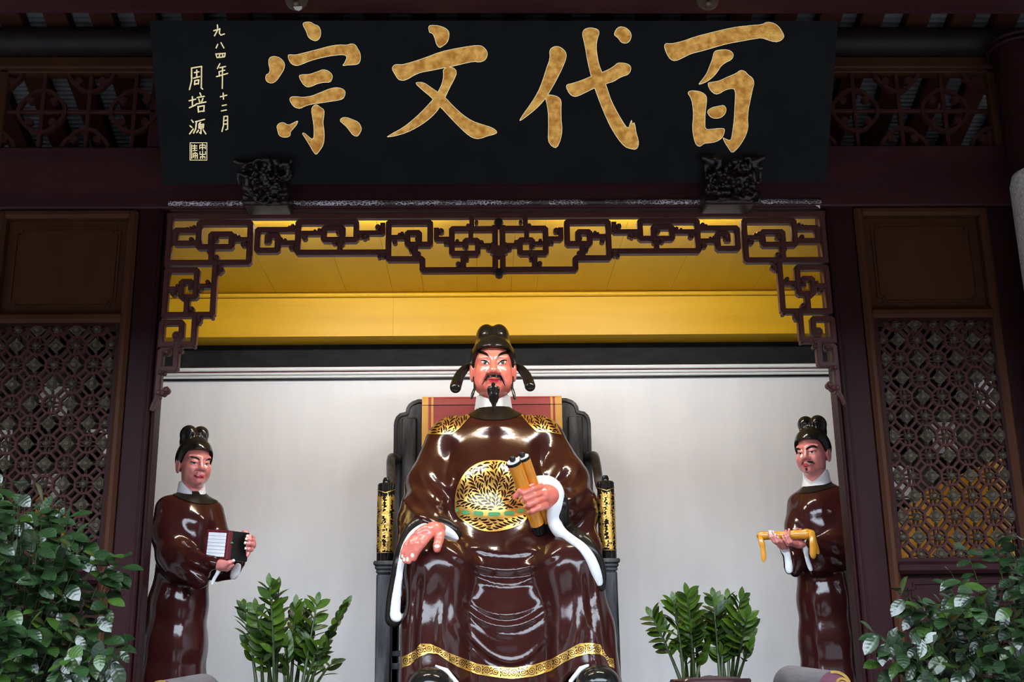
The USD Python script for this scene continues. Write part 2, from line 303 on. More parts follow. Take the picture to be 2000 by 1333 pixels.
obj('front_slope', (np.vstack([v, w]), np.array([[0, 2, 1], [0, 3, 2], [4, 5, 6], [4, 6, 7], [0, 1, 5], [0, 5, 4], [2, 3, 7], [2, 7, 6], [1, 2, 6], [1, 6, 5], [3, 0, 4], [3, 4, 7]])), rafter_mat, rf)
v = v+(0, 0, .13); v[2:, 1] += 3.1; v[2:, 2] = (4.35, 4.35)
v = np.array([(-4.6, 6.0, 5.42), (4.8, 6.0, 5.42), (4.8, 9.0, 4.34), (-4.6, 9.0, 4.34)]); w = v+(0, 0, .1)
obj('rear_slope', (np.vstack([v, w]), np.array([[0, 1, 2], [0, 2, 3], [4, 6, 5], [4, 7, 6], [0, 5, 1], [0, 4, 5], [2, 7, 3], [2, 6, 7], [1, 6, 2], [1, 5, 6], [3, 4, 0], [3, 7, 4]])), rafter_mat, rf)
# stone column at the right with a wooden post on it
colm = struct_group('trim', (3.26, 6.02, 0))
sc = at(1975, 340, 5.95)
obj('stone_shaft', lathe([(0, 0), (.21, 0), (.21, .3), (.185, .36), (.185, sc[2]-.05), (.17, sc[2]), (0, sc[2])], (sc[0]+.185, 5.95, 0), 28), stone, colm, smooth=40)
obj('wooden_shaft', lathe([(0, sc[2]), (.15, sc[2]), (.15, 4.93), (0, 4.93)], (sc[0]+.17, 6.0, 0), 24), wood, colm, smooth=40)
for dz in (0, .035):
    obj('collar_ring', (lambda a: tube(np.c_[sc[0]+.17+.17*np.cos(a), 6.0+.17*np.sin(a), 0*a+4.93+dz], .014, 8, cap=False))(np.linspace(0, 2*np.pi, 25)), wood, colm, smooth=True)

# ---------------------------------------------------------------- transom windows with quatrefoil lattice
def arcpts(cx, cz, r, a0, a1, n=14):
    a = np.radians(np.linspace(a0, a1, n)); return list(zip(cx+r*np.cos(a), cz+r*np.sin(a)))
def curl(cx, cz, r, a0, turns=1.0, n=18, out=1):
    t = np.linspace(0, 1, n); a = np.radians(a0)+out*t*2*np.pi*turns; rr = r*(1-.62*t)
    return list(zip(cx+rr*np.cos(a), cz+rr*np.sin(a)))
def transom(x0, x1, verts, rings):
    w = struct_group('window', ((x0+x1)/2, DP, 4.42)); zb, zt = 4.42, 4.925; zm = (zb+zt)/2-.005
    obj('window_frame', cat([bx(x0-.05, x1+.06, DP, DP+.06, zt-.02, zt+.035), bx(x0-.05, x0, DP, DP+.06, zb, zt), bx(x1, x1+.06, DP, DP+.06, zb-.01, zt+.03), bx(x0-.05, x1+.06, DP-.01, DP+.06, zb-.012, zb+.006)]), wood_brown, w)
    obj('glazing_bar', bx(x0, x1, DP+.02, DP+.05, zm-.011, zm+.011, .004), lattice_wood, w)
    for q in verts: obj('glazing_bar', bx(q-.012, q+.012, DP+.018, DP+.052, zb, zt, .004), lattice_wood, w)
    clip = sbox(x0, zb, x1, zt)
    for cx, cz in rings:
        for k in range(4):
            a = 90*k; ox, oz = .035*math.cos(math.radians(a)), .035*math.sin(math.radians(a))
            ls = [arcpts(cx+ox, cz+oz, .098, a-62, a+62)]
            ends = []
            for sgn in (-1, 1):
                e = ls[0][0 if sgn < 0 else -1]; ang = a+sgn*62
                ix, iz = e[0]-.026*math.cos(math.radians(ang)), e[1]-.026*math.sin(math.radians(ang))
                ends.append((ix, iz))
            g = unary_union([strokes(ls[:1], .021, cap=1, join=1)]+[Point(c_[0], c_[1]).buffer(.019, 6) for c_ in ends]).intersection(clip)
            g = g.buffer(.001).buffer(-.001)
            if g.area > 1e-4: obj('scroll_bar', extr(g, DP+.010+.0013*k, DP+.043+.0013*k), lattice_wood, w)
    return w
xs = [at(q, 215, DP)[0] for q in (79, 170, 260)]; zm = 4.667
dx = (xs[2]-xs[0])/2
vx = [xs[0]-dx*k for k in (2, 1)]+xs
transom(-2.72, -1.80, [q for q in vx if q > -2.7], [(xs[0], zm), (xs[2], zm), (xs[1], 4.925), (xs[1], 4.42), (xs[0]-dx, 4.925), (xs[0]-dx, 4.42)])
xr = [at(q, 213, DP)[0] for q in (1672, 1757, 1848)]; dx = (xr[2]-xr[0])/2
transom(2.0, xr[2]+dx*1.02, [xr[0], xr[0]+dx, xr[2]], [(xr[0], zm), (xr[2], zm), (xr[0]+dx, 4.925), (xr[0]+dx, 4.42), (xr[2]+dx, 4.925), (xr[2]+dx, 4.42), (xr[0]-dx, 4.42)])

# ---------------------------------------------------------------- lattice doors
def rosette(c, r, petals, sq):
    n = petals*(8 if sq else 4); a = np.arange(n)*2*np.pi/n+ (0 if sq else .2)
    if sq:
        base = r/np.maximum(np.abs(np.cos(a)), 1e-9)
        base = r/(np.abs(np.cos(a))+np.abs(np.sin(a)))*(1+.045*np.cos(a*petals*2))
    else: base = r*(1+.13*np.cos(a*petals))
    v, f = [], []; circ = np.full(n, r)
    prof = ((base, 1, .0), (base, 1, .010), (base, .86, .0145), (circ, .54, .011), (circ, .50, .018), (circ, .36, .013), (circ, .26, .021), (circ, .10, .023)) if sq else \
           ((base, 1, .0), (base, 1, .011), (base, .80, .018), (base, .60, .012), (circ, .45, .020), (circ, .2, .022))
    for ring, s, d in prof:
        v.append(np.c_[c[0]+ring*s*np.cos(a), np.full(n, c[1]-d), c[2]+ring*s*np.sin(a)])
    m = len(v); v = np.vstack(v)
    for i in range(m-1):
        for k in range(n):
            p, q = i*n+k, i*n+(k+1) % n; f += [[p, q, q+n], [p, q+n, p+n]]
    f += [[(m-1)*n, (m-1)*n+k, (m-1)*n+k+1] for k in range(1, n-1)]
    return v, np.array(f)
def lattice(x0, x1, z0, z1, nx, nz, d):
    px, pz = (x1-x0)/nx, (z1-z0)/nz; p = (px+pz)/2; L1 = []; L2 = []
    for i in range(nx+1):
        for j in range(nz+1):
            if (i+j) % 2 == 0: continue
            cx, cz = x0+i*px, z1-j*pz; A, B = .44*p, .20*p
            oc = [(A, B), (B, A), (-B, A), (-A, B), (-A, -B), (-B, -A), (B, -A), (A, -B)]
            for k in range(0, 8, 1):
                a, b = oc[k-1], oc[k]
                L1.append([(cx+a[0], cz+a[1]), (cx+b[0], cz+b[1])])
            for s in (-1, 1):
                for u in (-.10*p, .10*p):
                    L2.append([(cx+u, cz+s*.12*p), (cx+u, cz+s*A)]); L2.append([(cx+s*.12*p, cz+u), (cx+s*A, cz+u)])
                L2.append([(cx, cz+s*A), (cx, cz+s*.72*p)]); L2.append([(cx+s*A, cz), (cx+s*.72*p, cz)])
            for s in (-1, 1):                                  # slots to the diagonal neighbours
                tx, tz = cx+s*px, cz-pz
                if not (x0-1e-6 <= tx <= x1+1e-6 and tz >= z0-1e-6): continue
                for a, b in (((s*A, -B), (tx-cx-s*B, tz-cz+A)), ((s*B, -A), (tx-cx-s*A, tz-cz+B))):
                    L1.append([(cx+a[0], cz+a[1]), (cx+b[0], cz+b[1])])
    clip = sbox(x0, z0, x1, z1)
    g1 = strokes(L1, .0125, cap=3, join=2).intersection(clip); g2 = strokes(L2, .0085, cap=2).intersection(clip)
    return cat([extr(g1, d, d+.028), extr(g2.difference(g1), d+.004, d+.024)]), px, pz
def panel(prefix, x0, x1, z0, z1, door, wood_brown=wood_brown):
    d = DP+.035
    obj(prefix+'_panel', bx(x0, x1, d, d+.03, z0, z1, .003), wood_brown, door)
    ix0, ix1, iz0, iz1, c = x0+.045, x1-.045, z0+.04, z1-.04, .028
    oc = Polygon([(ix0+c, iz0), (ix1-c, iz0), (ix1-c, iz0+c), (ix1, iz0+c), (ix1, iz1-c), (ix1-c, iz1-c), (ix1-c, iz1), (ix0+c, iz1), (ix0+c, iz1-c), (ix0, iz1-c), (ix0, iz0+c), (ix0+c, iz0+c)]).buffer(.008).buffer(-.008)
    obj(prefix+'_panel_bead', extr(oc.difference(oc.buffer(-.010)), d-.008, d), wood_brown, door)
    obj(prefix+'_panel_field', extr(oc.buffer(-.018), d-.006, d), wood_brown, door)
def door(x0, x1, sgn):
    dr = struct_group('door', ((x0+x1)/2, DP, 0)); y0, y1 = DP-.022, DP+.07; w = .055
    def bar(a, b, c, d_): return bx(a, b, y0, y1, c, d_, .018)
    obj('stile', bar(x0, x0+w, 0, 4.05), wood_brown, dr); obj('stile', bar(x1-w, x1, 0, 4.05), wood_brown, dr)
    for za, zb in ((3.995, 4.05), (3.385, 3.445), (1.985, 2.05), (1.72, 1.78), (0, .1)):
        obj('rail', bar(x0+w*.6, x1-w*.6, za, zb), wood_brown if za > 2.5 else wood, dr)
    panel('upper', x0+w, x1-w, 3.445, 3.995, dr); panel('waist', x0+w, x1-w, 1.78, 1.985, dr, wood); panel('lower', x0+w, x1-w, .1, 1.72, dr, wood)
    a, b, c, e = x0+w, x1-w, 2.05, 3.385
    obj('lattice_frame', extr(sbox(a, c, b, e).difference(sbox(a+.018, c+.018, b-.018, e-.018)), DP-.004, DP+.05), wood, dr)
    a, b, c, e = a+.018, b-.018, c+.018, e-.018
    m, px, pz = lattice(a, b, c, e, 6, 12, DP+.008)
    obj('lattice_bars', m, lattice_wood, dr, kind='stuff')
    for i in range(7):
        for j in range(13):
            q = (a+i*px, DP+.008, e-j*pz)
            big = (i+j) % 2 == 0
            if (i in (0, 6) or j in (0, 12)):
                q = (np.clip(q[0], a+.020, b-.020), q[1], np.clip(q[2], c+.018, e-.018))
                if (i in (0, 6) and j in (0, 12)): continue
            m = rosette(q, .043 if big else .0215, 4 if big else 8, big)
            if i in (0, 6) or j in (0, 12):
                v = m[0]; v[:, 0] = np.clip(v[:, 0], a, b); v[:, 2] = np.clip(v[:, 2], c, e)
            obj('diamond_rosette' if big else 'flower_rosette', m, rosette_mat, dr, smooth=40)
    return dr
door(-2.69, -1.908, -1)
door(2.128, 2.90, 1)
# what stands dimly behind the lattice doors
def rack(x0, x1, y, label, seed, gaps):
    t = thing('display_rack', label, 'rack', ((x0+x1)/2, y, 1.05), 'shelf racks behind the lattice doors'); r = random.Random(seed); n = 3; w = (x1-x0)/n
    for k in range(n+1): obj('upright', bx(x0+k*w-.02, x0+k*w+.02, y-.15, y+.15, 1.05, 4.0), dark_wood, t)
    for j in range(10):
        z = 1.05+.295*j; obj('shelf', bx(x0, x1, y-.15, y+.15, z, z+.03), dark_wood, t)
        for k in range(n):
            u = 1. if (j, k) not in gaps else r.uniform(.25, .5)
            obj('back_panel', bx(x0+k*w+.02, x0+k*w+.02+(w-.04)*u, y+.12, y+.14, z+.03, z+.295*(1 if u == 1 else r.uniform(.6, 1))), dark_wood, t)
    return t
rack(-3.3, -2.30, 7.6, 'dark open shelf rack seen through the lattice of the left door', 1, {(4, 0), (5, 1), (6, 0), (6, 2), (7, 1)})
rack(2.56, 3.56, 7.6, 'dark open shelf rack seen through the lattice of the right door', 2, {(4, 1), (5, 0), (5, 2), (6, 1), (7, 2)})
pts = [(1752, 1010), (1800, 962), (1870, 930), (2010, 872), (2030, 1130), (1752, 1130)]
w = ats(pts, 6.75); g = Polygon(w[:, [0, 2]])
yb = thing('cloth_covered_board', 'ochre yellow cloth-covered board leaning behind the right lattice door', 'board', (w[:, 0].mean(), 6.75, 1.05))
lo = w[:, 2].min(); g2 = unary_union([g, sbox(w[0, 0], 1.05, w[4, 0], lo+.02)])
obj('board', extr(g2, 6.752, 6.80), dark_wood, yb); obj('cloth', extr(g2, 6.744, 6.752), ochre, yb)
w = ats([(70, 965), (128, 985), (128, 1075), (70, 1075)], 6.75)
yb = thing('cloth_covered_board', 'small ochre yellow cloth-covered board behind the left lattice door', 'board', (w[:, 0].mean(), 6.75, 1.05))
g2 = unary_union([Polygon(w[:, [0, 2]]), sbox(w[0, 0]+.01, 1.05, w[1, 0]-.01, w[2, 2]+.05)])
obj('board', extr(g2, 6.752, 6.80), dark_wood, yb); obj('cloth', extr(g2, 6.744, 6.752), ochre, yb)
# ================================================================ name board with four gilt characters
bl, br = at(318, 360, 6.03), at(1613, 358, 6.03); tl = at(290, 40, 5.57)
PB = np.array([(bl[0]+br[0])/2, 6.03, 4.125]); _up = np.array([0, 5.57-6.03, tl[2]-4.125]); PH = np.linalg.norm(_up); _up /= PH
PN = np.cross([1., 0, 0], _up)              # faces the hall: -y
if PN[1] > 0: PN = -PN
PW = 3.671
def plane_uv(px):
    d = rays(px); t = np.dot(PB-CAM, PN)/(d@PN); q = CAM+d*t[:, None]-PB
    return np.c_[q[:, 0], q@_up]
def on_board(poly, h0, h1):
    out = []
    for g in getattr(poly, 'geoms', [poly]):
        if g.is_empty or g.area < 1e-8: continue
        m = trimesh.creation.extrude_polygon(g, h1-h0, engine='earcut'); v = m.vertices
        out.append((PB+np.outer(v[:, 0], [1, 0, 0])+np.outer(v[:, 1], _up)+np.outer(h0+v[:, 2], PN), m.faces))
    return cat(out)
board = thing('name_board', 'long black lacquer name board with four large gilt characters, leaning out above the opening', 'sign', PB)
obj('board', on_board(sbox(-PW/2, 0, PW/2, PH).buffer(-.006).buffer(.006), -.05, 0), plaque_mat, board)
obj('board_batten', on_board(sbox(-PW/2+.1, PH-.14, PW/2-.1, PH-.06), -.085, -.05), dark_wood, board)
CH = [  # each character as its brush strokes, pixels of three crops of the photograph
 (280, [[(985,150),(1000,135),(1035,133),(1060,150),(1090,160),(1104,195),(1098,235),(1075,257),(1045,250),(1020,230),(1010,195)],
  [(778,360),(800,347),(835,350),(862,368),(880,395),(875,430),(850,470),(825,505),(795,520),(765,508),(755,485),(762,460),(778,455),(785,430),(775,395)],
  [(895,345),(905,335),(940,340),(1000,325),(1080,305),(1150,285),(1210,275),(1265,278),(1290,268),(1315,275),(1330,300),(1345,325),(1350,360),(1342,390),(1325,402),(1270,405),(1230,410),(1250,385),(1262,350),(1240,340),(1180,345),(1100,360),(1030,380),(985,400),(950,410),(920,400),(902,375)],
  [(962,468),(985,460),(1030,460),(1085,440),(1115,428),(1150,438),(1175,465),(1172,490),(1160,512),(1120,512),(1080,520),(1050,535),(1020,543),(995,530),(975,500)],
  [(905,620),(912,600),(940,596),(990,602),(1040,595),(1090,575),(1150,550),(1190,540),(1230,545),(1255,565),(1252,590),(1240,615),(1200,625),(1150,632),(1100,640),(1040,648),(1000,660),(975,675),(945,670),(925,655)],
  [(1040,680),(1052,655),(1075,645),(1100,665),(1124,680),(1122,720),(1115,760),(1122,800),(1125,850),(1118,900),(1095,935),(1072,962),(1055,945),(1030,900),(1005,860),(982,825),(1000,822),(1030,850),(1055,865),(1058,800),(1050,740)],
  [(825,780),(845,760),(870,757),(900,775),(930,760),(962,744),(955,770),(930,800),(912,820),(915,840),(895,853),(865,853),(840,840),(832,810)],
  [(1215,748),(1230,728),(1260,725),(1300,740),(1335,755),(1352,785),(1355,805),(1340,835),(1325,848),(1300,840),(1280,815),(1262,790),(1240,770)]]),
 (740, [[(305,165),(320,154),(370,157),(410,170),(438,195),(436,235),(425,265),(400,285),(375,300),(355,275),(345,235),(330,205),(312,205)],
  [(78,425),(92,402),(115,396),(140,400),(200,385),(290,355),(380,320),(470,300),(560,285),(610,278),(645,285),(672,315),(675,345),(660,375),(625,388),(590,382),(530,395),(460,412),(390,425),(320,440),(260,450),(215,470),(180,492),(150,502),(120,495),(100,465)],
  [(395,425),(450,412),(478,430),(484,455),(470,490),(440,545),(415,600),(390,650),(350,705),(300,750),(240,790),(170,825),(100,845),(42,853),(75,830),(150,790),(230,725),(290,665),(335,615),(365,570),(390,520),(400,470)],
  [(222,515),(245,507),(280,510),(330,545),(375,575),(415,605),(460,655),(520,710),(580,750),(640,770),(690,785),(720,800),(737,822),(715,835),(670,845),(640,858),(600,863),(560,845),(515,805),(460,750),(410,695),(365,650),(325,605),(270,560)]]),
 (740, [[(1055,320),(1065,298),(1095,283),(1130,292),(1160,320),(1165,355),(1140,420),(1100,500),(1060,570),(1020,630),(970,680),(920,720),(875,752),(870,745),(895,705),(935,650),(980,580),(1010,510),(1035,430),(1060,360)],
  [(1030,610),(1045,585),(1080,588),(1115,600),(1133,625),(1130,680),(1132,750),(1138,800),(1130,860),(1105,920),(1070,910),(1045,870),(1050,800),(1048,700),(1040,645)],
  [(1158,540),(1165,522),(1200,515),(1260,495),(1320,470),(1390,445),(1450,415),(1480,386),(1530,390),(1560,405),(1564,435),(1545,465),(1510,475),(1480,490),(1460,505),(1410,520),(1340,545),(1290,570),(1240,595),(1210,602),(1180,585)],
  [(1258,210),(1270,180),(1310,168),(1360,180),(1368,205),(1355,240),(1348,290),(1355,350),(1365,400),(1385,450),(1400,500),(1420,560),(1440,620),(1475,690),(1510,750),(1545,800),(1560,750),(1568,742),(1572,770),(1582,755),(1590,780),(1595,820),(1610,870),(1610,905),(1595,928),(1560,925),(1520,910),(1475,855),(1430,780),(1390,690),(1355,600),(1330,530),(1310,460),(1290,370),(1275,280)],
  [(1455,215),(1465,185),(1490,162),(1530,168),(1560,195),(1567,225),(1555,258),(1530,272),(1500,265),(1485,240),(1470,228)]]),
 (1200, [[(305,285),(318,265),(350,270),(420,255),(500,225),(600,200),(680,180),(770,163),(860,155),(915,150),(945,133),(990,142),(1020,165),(1040,195),(1055,228),(1030,255),(995,263),(950,250),(910,235),(850,245),(780,258),(700,272),(620,295),(540,318),(470,335),(420,362),(375,381),(345,370),(322,335)],
  [(615,320),(640,308),(700,305),(730,320),(740,345),(725,372),(690,388),(660,410),(640,445),(610,480),(570,510),(512,530),(545,490),(570,455),(590,405),(605,365)],
  [(578,512),(600,508),(650,500),(700,475),(750,455),(780,432),(810,440),(830,465),(855,480),(868,512),(855,560),(843,620),(830,680),(826,740),(830,790),(815,840),(790,885),(760,925),(728,952),(705,920),(680,880),(668,850),(690,860),(720,872),(728,830),(740,740),(745,640),(748,555),(720,550),(680,562),(655,580),(625,587),(595,565),(580,535)],
  [(450,575),(470,560),(520,562),(560,580),(574,605),(570,650),(565,690),(562,750),(562,800),(600,800),(650,793),(685,795),(680,830),(665,860),(630,880),(590,888),(555,890),(530,912),(505,900),(490,860),(480,790),(488,720),(482,640),(470,605)],
  [(570,690),(600,665),(650,655),(680,650),(695,675),(688,705),(660,732),(620,737),(590,725)]])]
S3 = 3.174
for ox, sts in CH:
    polys = []
    for s in sts:
        q = smooth_poly(plane_uv([(ox+a/S3, b/S3) for a, b in s]), 1); polys.append(Polygon(q).buffer(0))
    g = unary_union(polys)
    c = obj('gilt_character', on_board(g, -.002, .006), gold_edge, board)
    obj('gilt_face', on_board(g.buffer(-.0035).buffer(0), .004, .0085), gold_char, c)
SM = [  # small inscription, strokes
 [[(438,190),(475,180)],[(460,155),(462,185),(442,222)],[(475,178),(472,205),(482,218),(503,210)]],
 [[(462,275),(452,297)],[(482,265),(500,297)]],
 [[(450,335),(458,357)],[(452,335),(508,330),(505,350)],[(475,340),(470,350)],[(490,338),(495,350)],[(460,357),(500,353)]],
 [[(475,395),(460,425)],[(475,420),(510,412)],[(470,445),(505,435)],[(470,445),(472,472)],[(455,475),(523,455)],[(492,415),(490,548)]],
 [[(478,600),(518,590)],[(496,577),(497,615)]],
 [[(490,655),(515,650)],[(485,688),(515,682)]],
 [[(500,725),(497,780),(488,815)],[(500,722),(523,720),(523,800),(512,805)],[(502,748),(520,745)],[(502,770),(520,768)]],
 [[(300,425),(300,500),(287,555)],[(300,422),(362,412),(360,545),(368,552)],[(318,450),(345,445)],[(332,435),(332,480)],[(312,485),(350,475)],[(320,500),(318,525)],[(320,500),(345,495),(342,520)],[(320,522),(342,518)]],
 [[(285,625),(325,615)],[(305,600),(305,660)],[(287,668),(325,650)],[(352,577),(358,592)],[(335,605),(378,597)],[(345,615),(350,632)],[(370,610),(362,632)],[(328,645),(388,632)],[(340,660),(342,695)],[(340,662),(378,655),(375,690)],[(342,692),(378,688)]],
 [[(300,745),(310,758)],[(290,780),(302,790)],[(288,830),(310,800)],[(325,755),(380,740)],[(330,755),(325,800),(312,825)],[(355,760),(345,770)],[(345,775),(345,795)],[(345,775),(375,770),(372,793)],[(345,785),(372,782)],[(345,795),(372,793)],[(358,797),(358,828),(350,822)],[(342,808),(332,822)],[(372,805),(388,830)]]]
for k, sts in enumerate(SM):
    ls = [plane_uv([(280+a/S3, b/S3) for a, b in s]) for s in sts]
    obj('small_character', on_board(strokes(ls, .0068 if k < 7 else .0074, cap=1, join=1), -.001, .004), gold_edge, board)
sq = [(288,883),(397,883),(397,995),(288,995)]
uv = plane_uv([(280+a/S3, b/S3) for a, b in sq]); P = Polygon(uv)
seal = obj('seal', on_board(P.difference(P.buffer(-.0045)), -.001, .004), gold_edge, board)
gl = [[(300,895),(300,985)],[(300,905),(335,905)],[(318,895),(318,935)],[(305,920),(335,918)],[(308,935),(335,932)],[(310,950),(310,980)],[(310,950),(335,950)],[(335,950),(335,985)],[(322,942),(322,985)],[(310,967),(335,965)],
      [(350,900),(385,900)],[(367,890),(367,930)],[(350,900),(350,925)],[(385,900),(385,925)],[(350,915),(385,915)],[(352,938),(352,960)],[(385,938),(385,960)],[(352,958),(385,958)],[(368,935),(368,985)],[(355,970),(355,985)],[(383,970),(383,985)],[(355,972),(383,972)]]
obj('seal_script', on_board(strokes([plane_uv([(280+a/S3, b/S3) for a, b in s]) for s in gl], .0055), -.001, .0035), gold_edge, seal)
# ---------------------------------------------------------------- hanging fretwork in the opening
CR = {1: (315, 405, 10.253), 2: (490, 415, 11.594), 3: (640, 415, 10.253), 4: (820, 415, 10.253), 5: (300, 500, 8.886), 6: (295, 620, 7.845)}
FY = DP-.005
def fp(c, p):
    o = CR[c]; q = at(o[0]+p[0]/o[2], o[1]+p[1]/o[2], FY); return q[0], q[2]
def ortho(pts):
    p = [list(q) for q in pts]
    for a, b in zip(p[:-1], p[1:]):
        dx, dz = abs(a[0]-b[0]), abs(a[1]-b[1])
        if dx < .3*dz:
            m = (a[0]+b[0])/2; a[0] = b[0] = m
        elif dz < .3*dx:
            m = (a[1]+b[1])/2; a[1] = b[1] = m
    return p
FR = [  # (width, [(crop, x, y) ...])
 (1, [(1,130,1100),(1,1762,1100),(1,1768,300),(1,745,305),(1,745,785),(1,1400,785),(1,1400,530),(1,990,530),(1,990,720)]),
 (1, [(1,745,455),(1,275,455),(1,270,715),(1,745,715)]), (.85, [(1,1400,640),(1,1740,640)]), (1, [(1,1000,785),(1,995,1080)]),
 (1, [(2,1030,385),(2,140,385),(2,140,855),(2,600,855),(2,600,520),(2,370,520),(2,370,640)]), (.9, [(2,600,680),(2,1000,680)]),
 (1, [(3,1180,795),(2,1060,895),(2,1060,200),(3,570,195),(3,570,540),(3,-79,540),(3,-79,310),(3,300,310),(3,300,500)]),
 (.85, [(2,1090,460),(2,1640,460)]), (.9, [(3,240,560),(3,240,770)]), (.85, [(3,600,400),(3,1100,400),(3,1100,245)]),
 (1, [(4,1500,1145),(4,50,1145),(4,50,925),(3,1215,925),(3,1215,195),(4,205,190),(4,205,635),(3,1595,635),(3,1595,400),(3,1830,400),(3,1830,530)]),
 (.85, [(3,1250,490),(3,1595,490)]), (1, [(3,1745,650),(3,1745,890)]),
 (.9, [(4,640,530),(4,330,530),(4,330,350)]),
 (1, [(4,1510,320),(4,640,320),(4,640,815),(4,1160,815),(4,1160,555),(4,910,555),(4,910,640)]),
 (.85, [(4,1040,90),(4,1040,320)]), (.85, [(4,1020,330),(4,1020,540)]), (.7, [(4,670,620),(4,910,620)]), (.75, [(4,1160,650),(4,1470,650)]), (1, [(4,870,830),(4,870,1100)]),
 (1, [(4,1508,300),(4,1508,1150)]),
 (1, [(5,195,1010),(5,215,245),(5,740,245),(5,735,708),(5,475,708),(5,478,445),(5,650,445),(5,650,540)]),
 (1, [(5,1075,110),(5,1005,1015),(5,190,1015)]), (.85, [(5,240,570),(5,475,570)]), (.85, [(5,740,520),(5,1010,520)]), (1, [(5,570,715),(5,570,1005)]),
 (1, [(6,150,410),(6,160,75),(6,465,75),(6,460,310),(6,385,315)]), (1, [(6,665,0),(6,645,410),(6,150,410)]),
 (1, [(6,388,420),(6,370,790),(6,130,790),(6,140,505),(6,250,505)]),
 (1, [(6,125,780),(6,92,1190)])]
FK = [(1,1090,640,48),(1,600,640,45),(1,660,395,38),(1,590,415,30),(1,520,425,26),(1,1650,735,60),(1,1490,570,42),(1,1560,590,32),(1,1100,1000,55),(1,950,890,38),(1,1180,1150,50),
 (2,395,625,62),(2,920,790,62),(2,680,610,50),(2,780,625,36),(2,950,315,52),(2,870,335,32),(2,1215,568,60),(2,1550,400,45),(2,1450,420,34),
 (3,210,400,46),(3,130,600,48),(3,285,620,48),(3,1005,290,55),(3,655,465,55),(3,740,510,40),(3,800,490,32),(3,1100,850,62),(3,1030,890,36),(3,1345,590,48),(3,1490,425,42),(3,1430,440,28),(3,1665,705,52),(3,1820,825,46),(3,1660,770,32),(3,1790,530,40),
 (4,425,370,56),(4,560,595,56),(4,510,620,32),(4,1135,190,36),(4,965,265,42),(4,750,570,36),(4,925,680,50),(4,1375,720,52),(4,1235,595,42),(4,935,870,52),(4,770,1030,50),(4,950,940,32),
 (5,340,650,48),(5,410,520,32),(5,800,570,40),(5,935,450,36),(5,520,740,40),(5,655,920,45),(5,640,540,34),(5,1170,240,48),(5,1140,290,30),(5,790,1080,42),(5,780,1160,30),(5,1010,1060,34),
 (6,385,275,60),(6,440,440,38),(6,450,510,34),(6,740,50,32),(6,245,530,50),(6,140,845,42),(6,190,850,26),(6,110,1155,48),(6,225,1115,50),(6,180,1160,42),(6,655,445,24)]
cxp = at(974.6, 500, FY)[0]
fret = thing('hanging_fretwork', 'dark maroon openwork fretwork of squared scrolls hung along the top of the opening', 'fretwork', (cxp, FY, 4.03))
WB = .0315
rngf = np.random.default_rng(5)
def both(build):
    for mir in (False, True): build((lambda q: [(2*cxp-a, b) for a, b in q]) if mir else (lambda q: list(q)))
def fret_bar(line, w, name='fret_bar'):
    ls = LineString(line); d = rngf.uniform(-.0015, .0015)
    g = ls.buffer(w/2, cap_style=3, join_style=3); gi = ls.buffer(w/2-.0075, cap_style=3, join_style=3)
    g = g.simplify(.0005)
    obj(name, cat([extr(g, FY+d+.004, FY+d+.042), extr(ls.buffer(w/2-.0035, cap_style=3, join_style=3), FY+d, FY+d+.006), extr(gi, FY+d-.003, FY+d+.002)]), fret_wood, fret)
for w, pts in FR:
    q = ortho([fp(c, (a, b)) for c, a, b in pts])
    both(lambda m, q=q, w=w: fret_bar(m(q), WB*w))
for c, a, b, r in FK:
    q = fp(c, (a, b)); rr = r/CR[c][2]/346*1.08
    def knob(m, q=q, rr=rr):
        (kx, kz), = m([q]); n = 10 if rr < .013 else 14
        v, f = lathe([(rr, .038), (rr, .004), (rr*.85, -.004), (rr*.6, -.002), (rr*.42, -.007), (0, -.008)], (0, 0, 0), n)
        obj('fret_curl', (np.c_[kx+v[:, 0], FY+v[:, 2]-.001, kz+v[:, 1]], f[:, ::-1]), fret_wood, fret, smooth=40)
    both(knob)
zt = fp(4, (900, 45))[1]; xl = fp(1, (165, 200))[0]
top = [(xl, zt), (2*cxp-xl, zt)]; fret_bar(top, .034, 'fret_rail')
q = ortho([fp(1, (168, 160)), fp(1, (128, 1110))]); both(lambda m: fret_bar(m(q), WB, 'fret_rail'))
tail = [fp(6, (110, 1180)), fp(6, (75, 1240)), fp(6, (30, 1325)), fp(6, (5, 1400))]; both(lambda m: fret_bar(m(tail), .020))
brn = [fp(6, (95, 1185)), fp(6, (235, 1095))]; both(lambda m: fret_bar(m(brn), .022))
for yc, r, nme in ((205, 92, 'fret_boss'), (1205, 86, 'fret_boss')):
    kx, kz = fp(4, (1585, yc)); rr = r/10.253/346
    v, f = lathe([(rr, .05), (rr, .0), (rr*.8, -.012), (0, -.014)], (0, 0, 0), 8)
    obj(nme, (np.c_[cxp+v[:, 0], FY+v[:, 2]-.006, kz+v[:, 1]], f[:, ::-1]), dark_wood, fret)
for yc in (690, 765, 845):
    _, kz = fp(4, (1585, yc)); s = .046
    g = LineString([(cxp-s, kz+.014), (cxp, kz-.010), (cxp+s, kz+.014)]).buffer(.010, cap_style=2, join_style=2)
    obj('fret_band', extr(g, FY-.016, FY+.03), fret_wood, fret)
